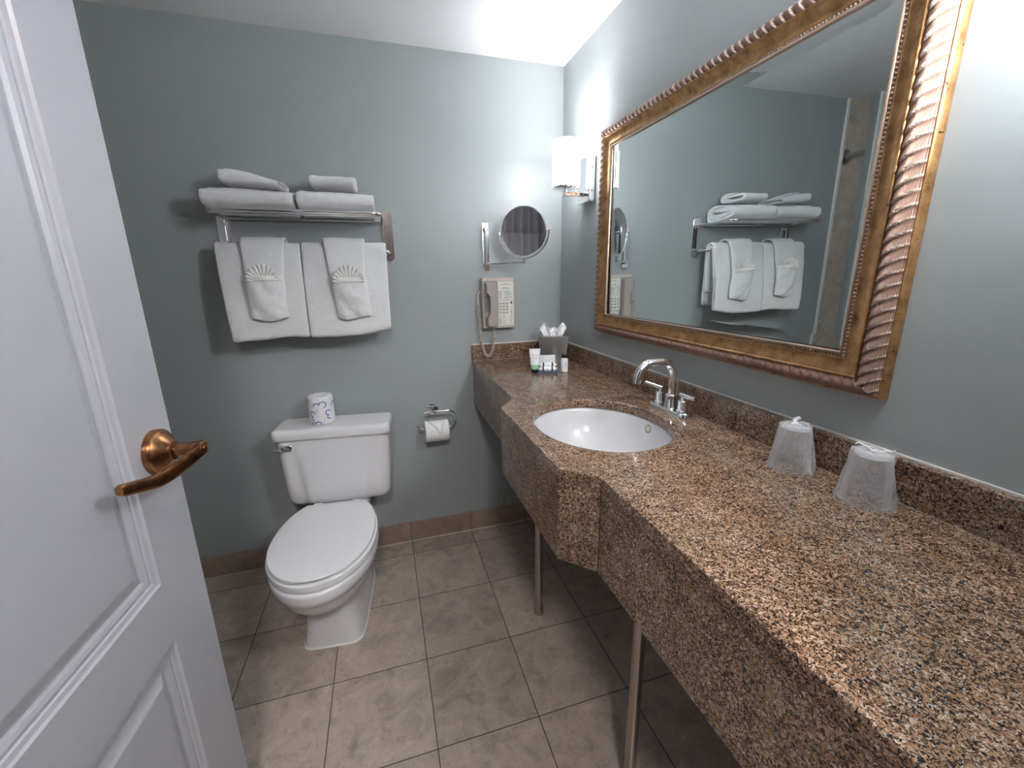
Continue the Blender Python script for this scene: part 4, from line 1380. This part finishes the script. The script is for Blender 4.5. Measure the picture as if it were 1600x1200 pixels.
def cup(x, y, label, seed, s_=1.0, flare=1.0):
    t = thing('wrapped_cup', label, 'cup', (x, y, HC), seed, 'plastic cups wrapped in bags')
    mb = MB().lathe([(.0375*s_, .0005), (.0375*s_, .003), (.0352*s_, .0045), (.0335*s_, .030), (.0268*s_, .084), (.0262*s_, .086), (.0250*s_, .086), (.0, .0845)], 40, None, False)
    mb.v = mb.v
    c = mb.build('cup', M_cup, t, 40)
    mb = MB(); n = 64; g = []
    for j in range(26):
        v = j/25
        row = []
        for k in range(n):
            a = 2*PI*k/n
            z = .0008 + .091*v
            r_ = (.0400*(1-v) + .0285*v)*s_*(1 + .10*(1-v)**5*flare)
            r_ += .0016*math.sin(a*5+seed*2+v*5) + .0025*nz((math.cos(a), math.sin(a), v*2.2), 2.0, seed) + .0012*nz((math.cos(a), math.sin(a), v*6), 5, seed)
            lean = .003*v
            row.append((r_*math.cos(a), r_*math.sin(a), z))
        g.append(row)
    for q in (.80, .55, .3, .06):
        g.append([(g[25][k][0]*q, g[25][k][1]*q, .0935 + .007*(1-q) *0 + .004*nz((g[25][k][0]*30, g[25][k][1]*30, q), 1.3, seed)*(1.2-q)*2) for k in range(n)])
    mb.loft(g, False, True)
    mb.build('bag', M_bag, t, 180)
    # twisted bag end lying across the top and a crease down the side
    mb = MB(); pts = []
    for k in range(14):
        u = k/13
        pts.append((-.026 + .052*u, .006*math.sin(u*9+seed), .096 + .0045*math.sin(u*7+seed)))
    rows = []
    for w, dz in ((-.004, -.002), (-.001, .003), (.003, .0015)):
        rows.append([(p[0], p[1]+w, p[2]+dz+.0012*math.sin(i*2.1+seed)) for i, p in enumerate(pts)])
    mb.loft(rows, False, False, closed=False)
    mb.build('bag_end', film('bag_crease', (.9, .9, .93), .45, .15), t, 180)
    return t
cup(-.0725, -1.362, 'clear plastic cup in a plastic bag, upside down, the one closer to the faucet', .6)
cup(-.0700, -1.503, 'clear plastic cup in a plastic bag, upside down, nearest the camera', 2.1, 1.02)

# ------------------------------------------------------------------ SHOWER ROD + CURTAIN
rod = thing('shower_rod', 'brushed metal shower rod mounted on the tiled shower wall', 'shower rod', (-1.775, 0, 1.895))
MB().lathe([(.040, .0005), (.040, .006), (.034, .010), (.018, .016), (.016, .028)], 36, frame((0, 0, 0), (0, -1, 0))).build('flange', M_nickel, rod, 40)
MB().tube([(0, -.012, 0), (0, YF+.012, 0)], .0125, 18).build('rod', M_nickel, rod, 60)
M_curt = mat('shower_curtain_cloth', (.74, .74, .77), .8)
cu_ = thing('shower_curtain', 'grey pleated shower curtain with a lighter lower part, seen in the round mirror', 'shower curtain', (-1.775, -1.1, 1.88))
def curtain(z0, z1, m, name, off=0):
    mb = MB(); n = 220; rows = []
    for z in [z0 + (z1-z0)*k/8 for k in range(9)]:
        rows.append([(off + .030*math.sin(i*.42 + .3*math.sin(i*.11)) + .004*math.sin(z*5+i), -.55 + 1.10*i/n, z-1.88) for i in range(n+1)])
    mb.loft(rows, False, False, closed=False)
    o = mb.build(name, m, cu_, 180); md = o.modifiers.new('s', 'SOLIDIFY'); md.thickness = .002
    return o
curtain(1.64, 1.875, M_curt, 'upper_panel')
curtain(.16, 1.655, mat('shower_curtain_lower', (.92, .92, .94), .8), 'lower_panel', .003)
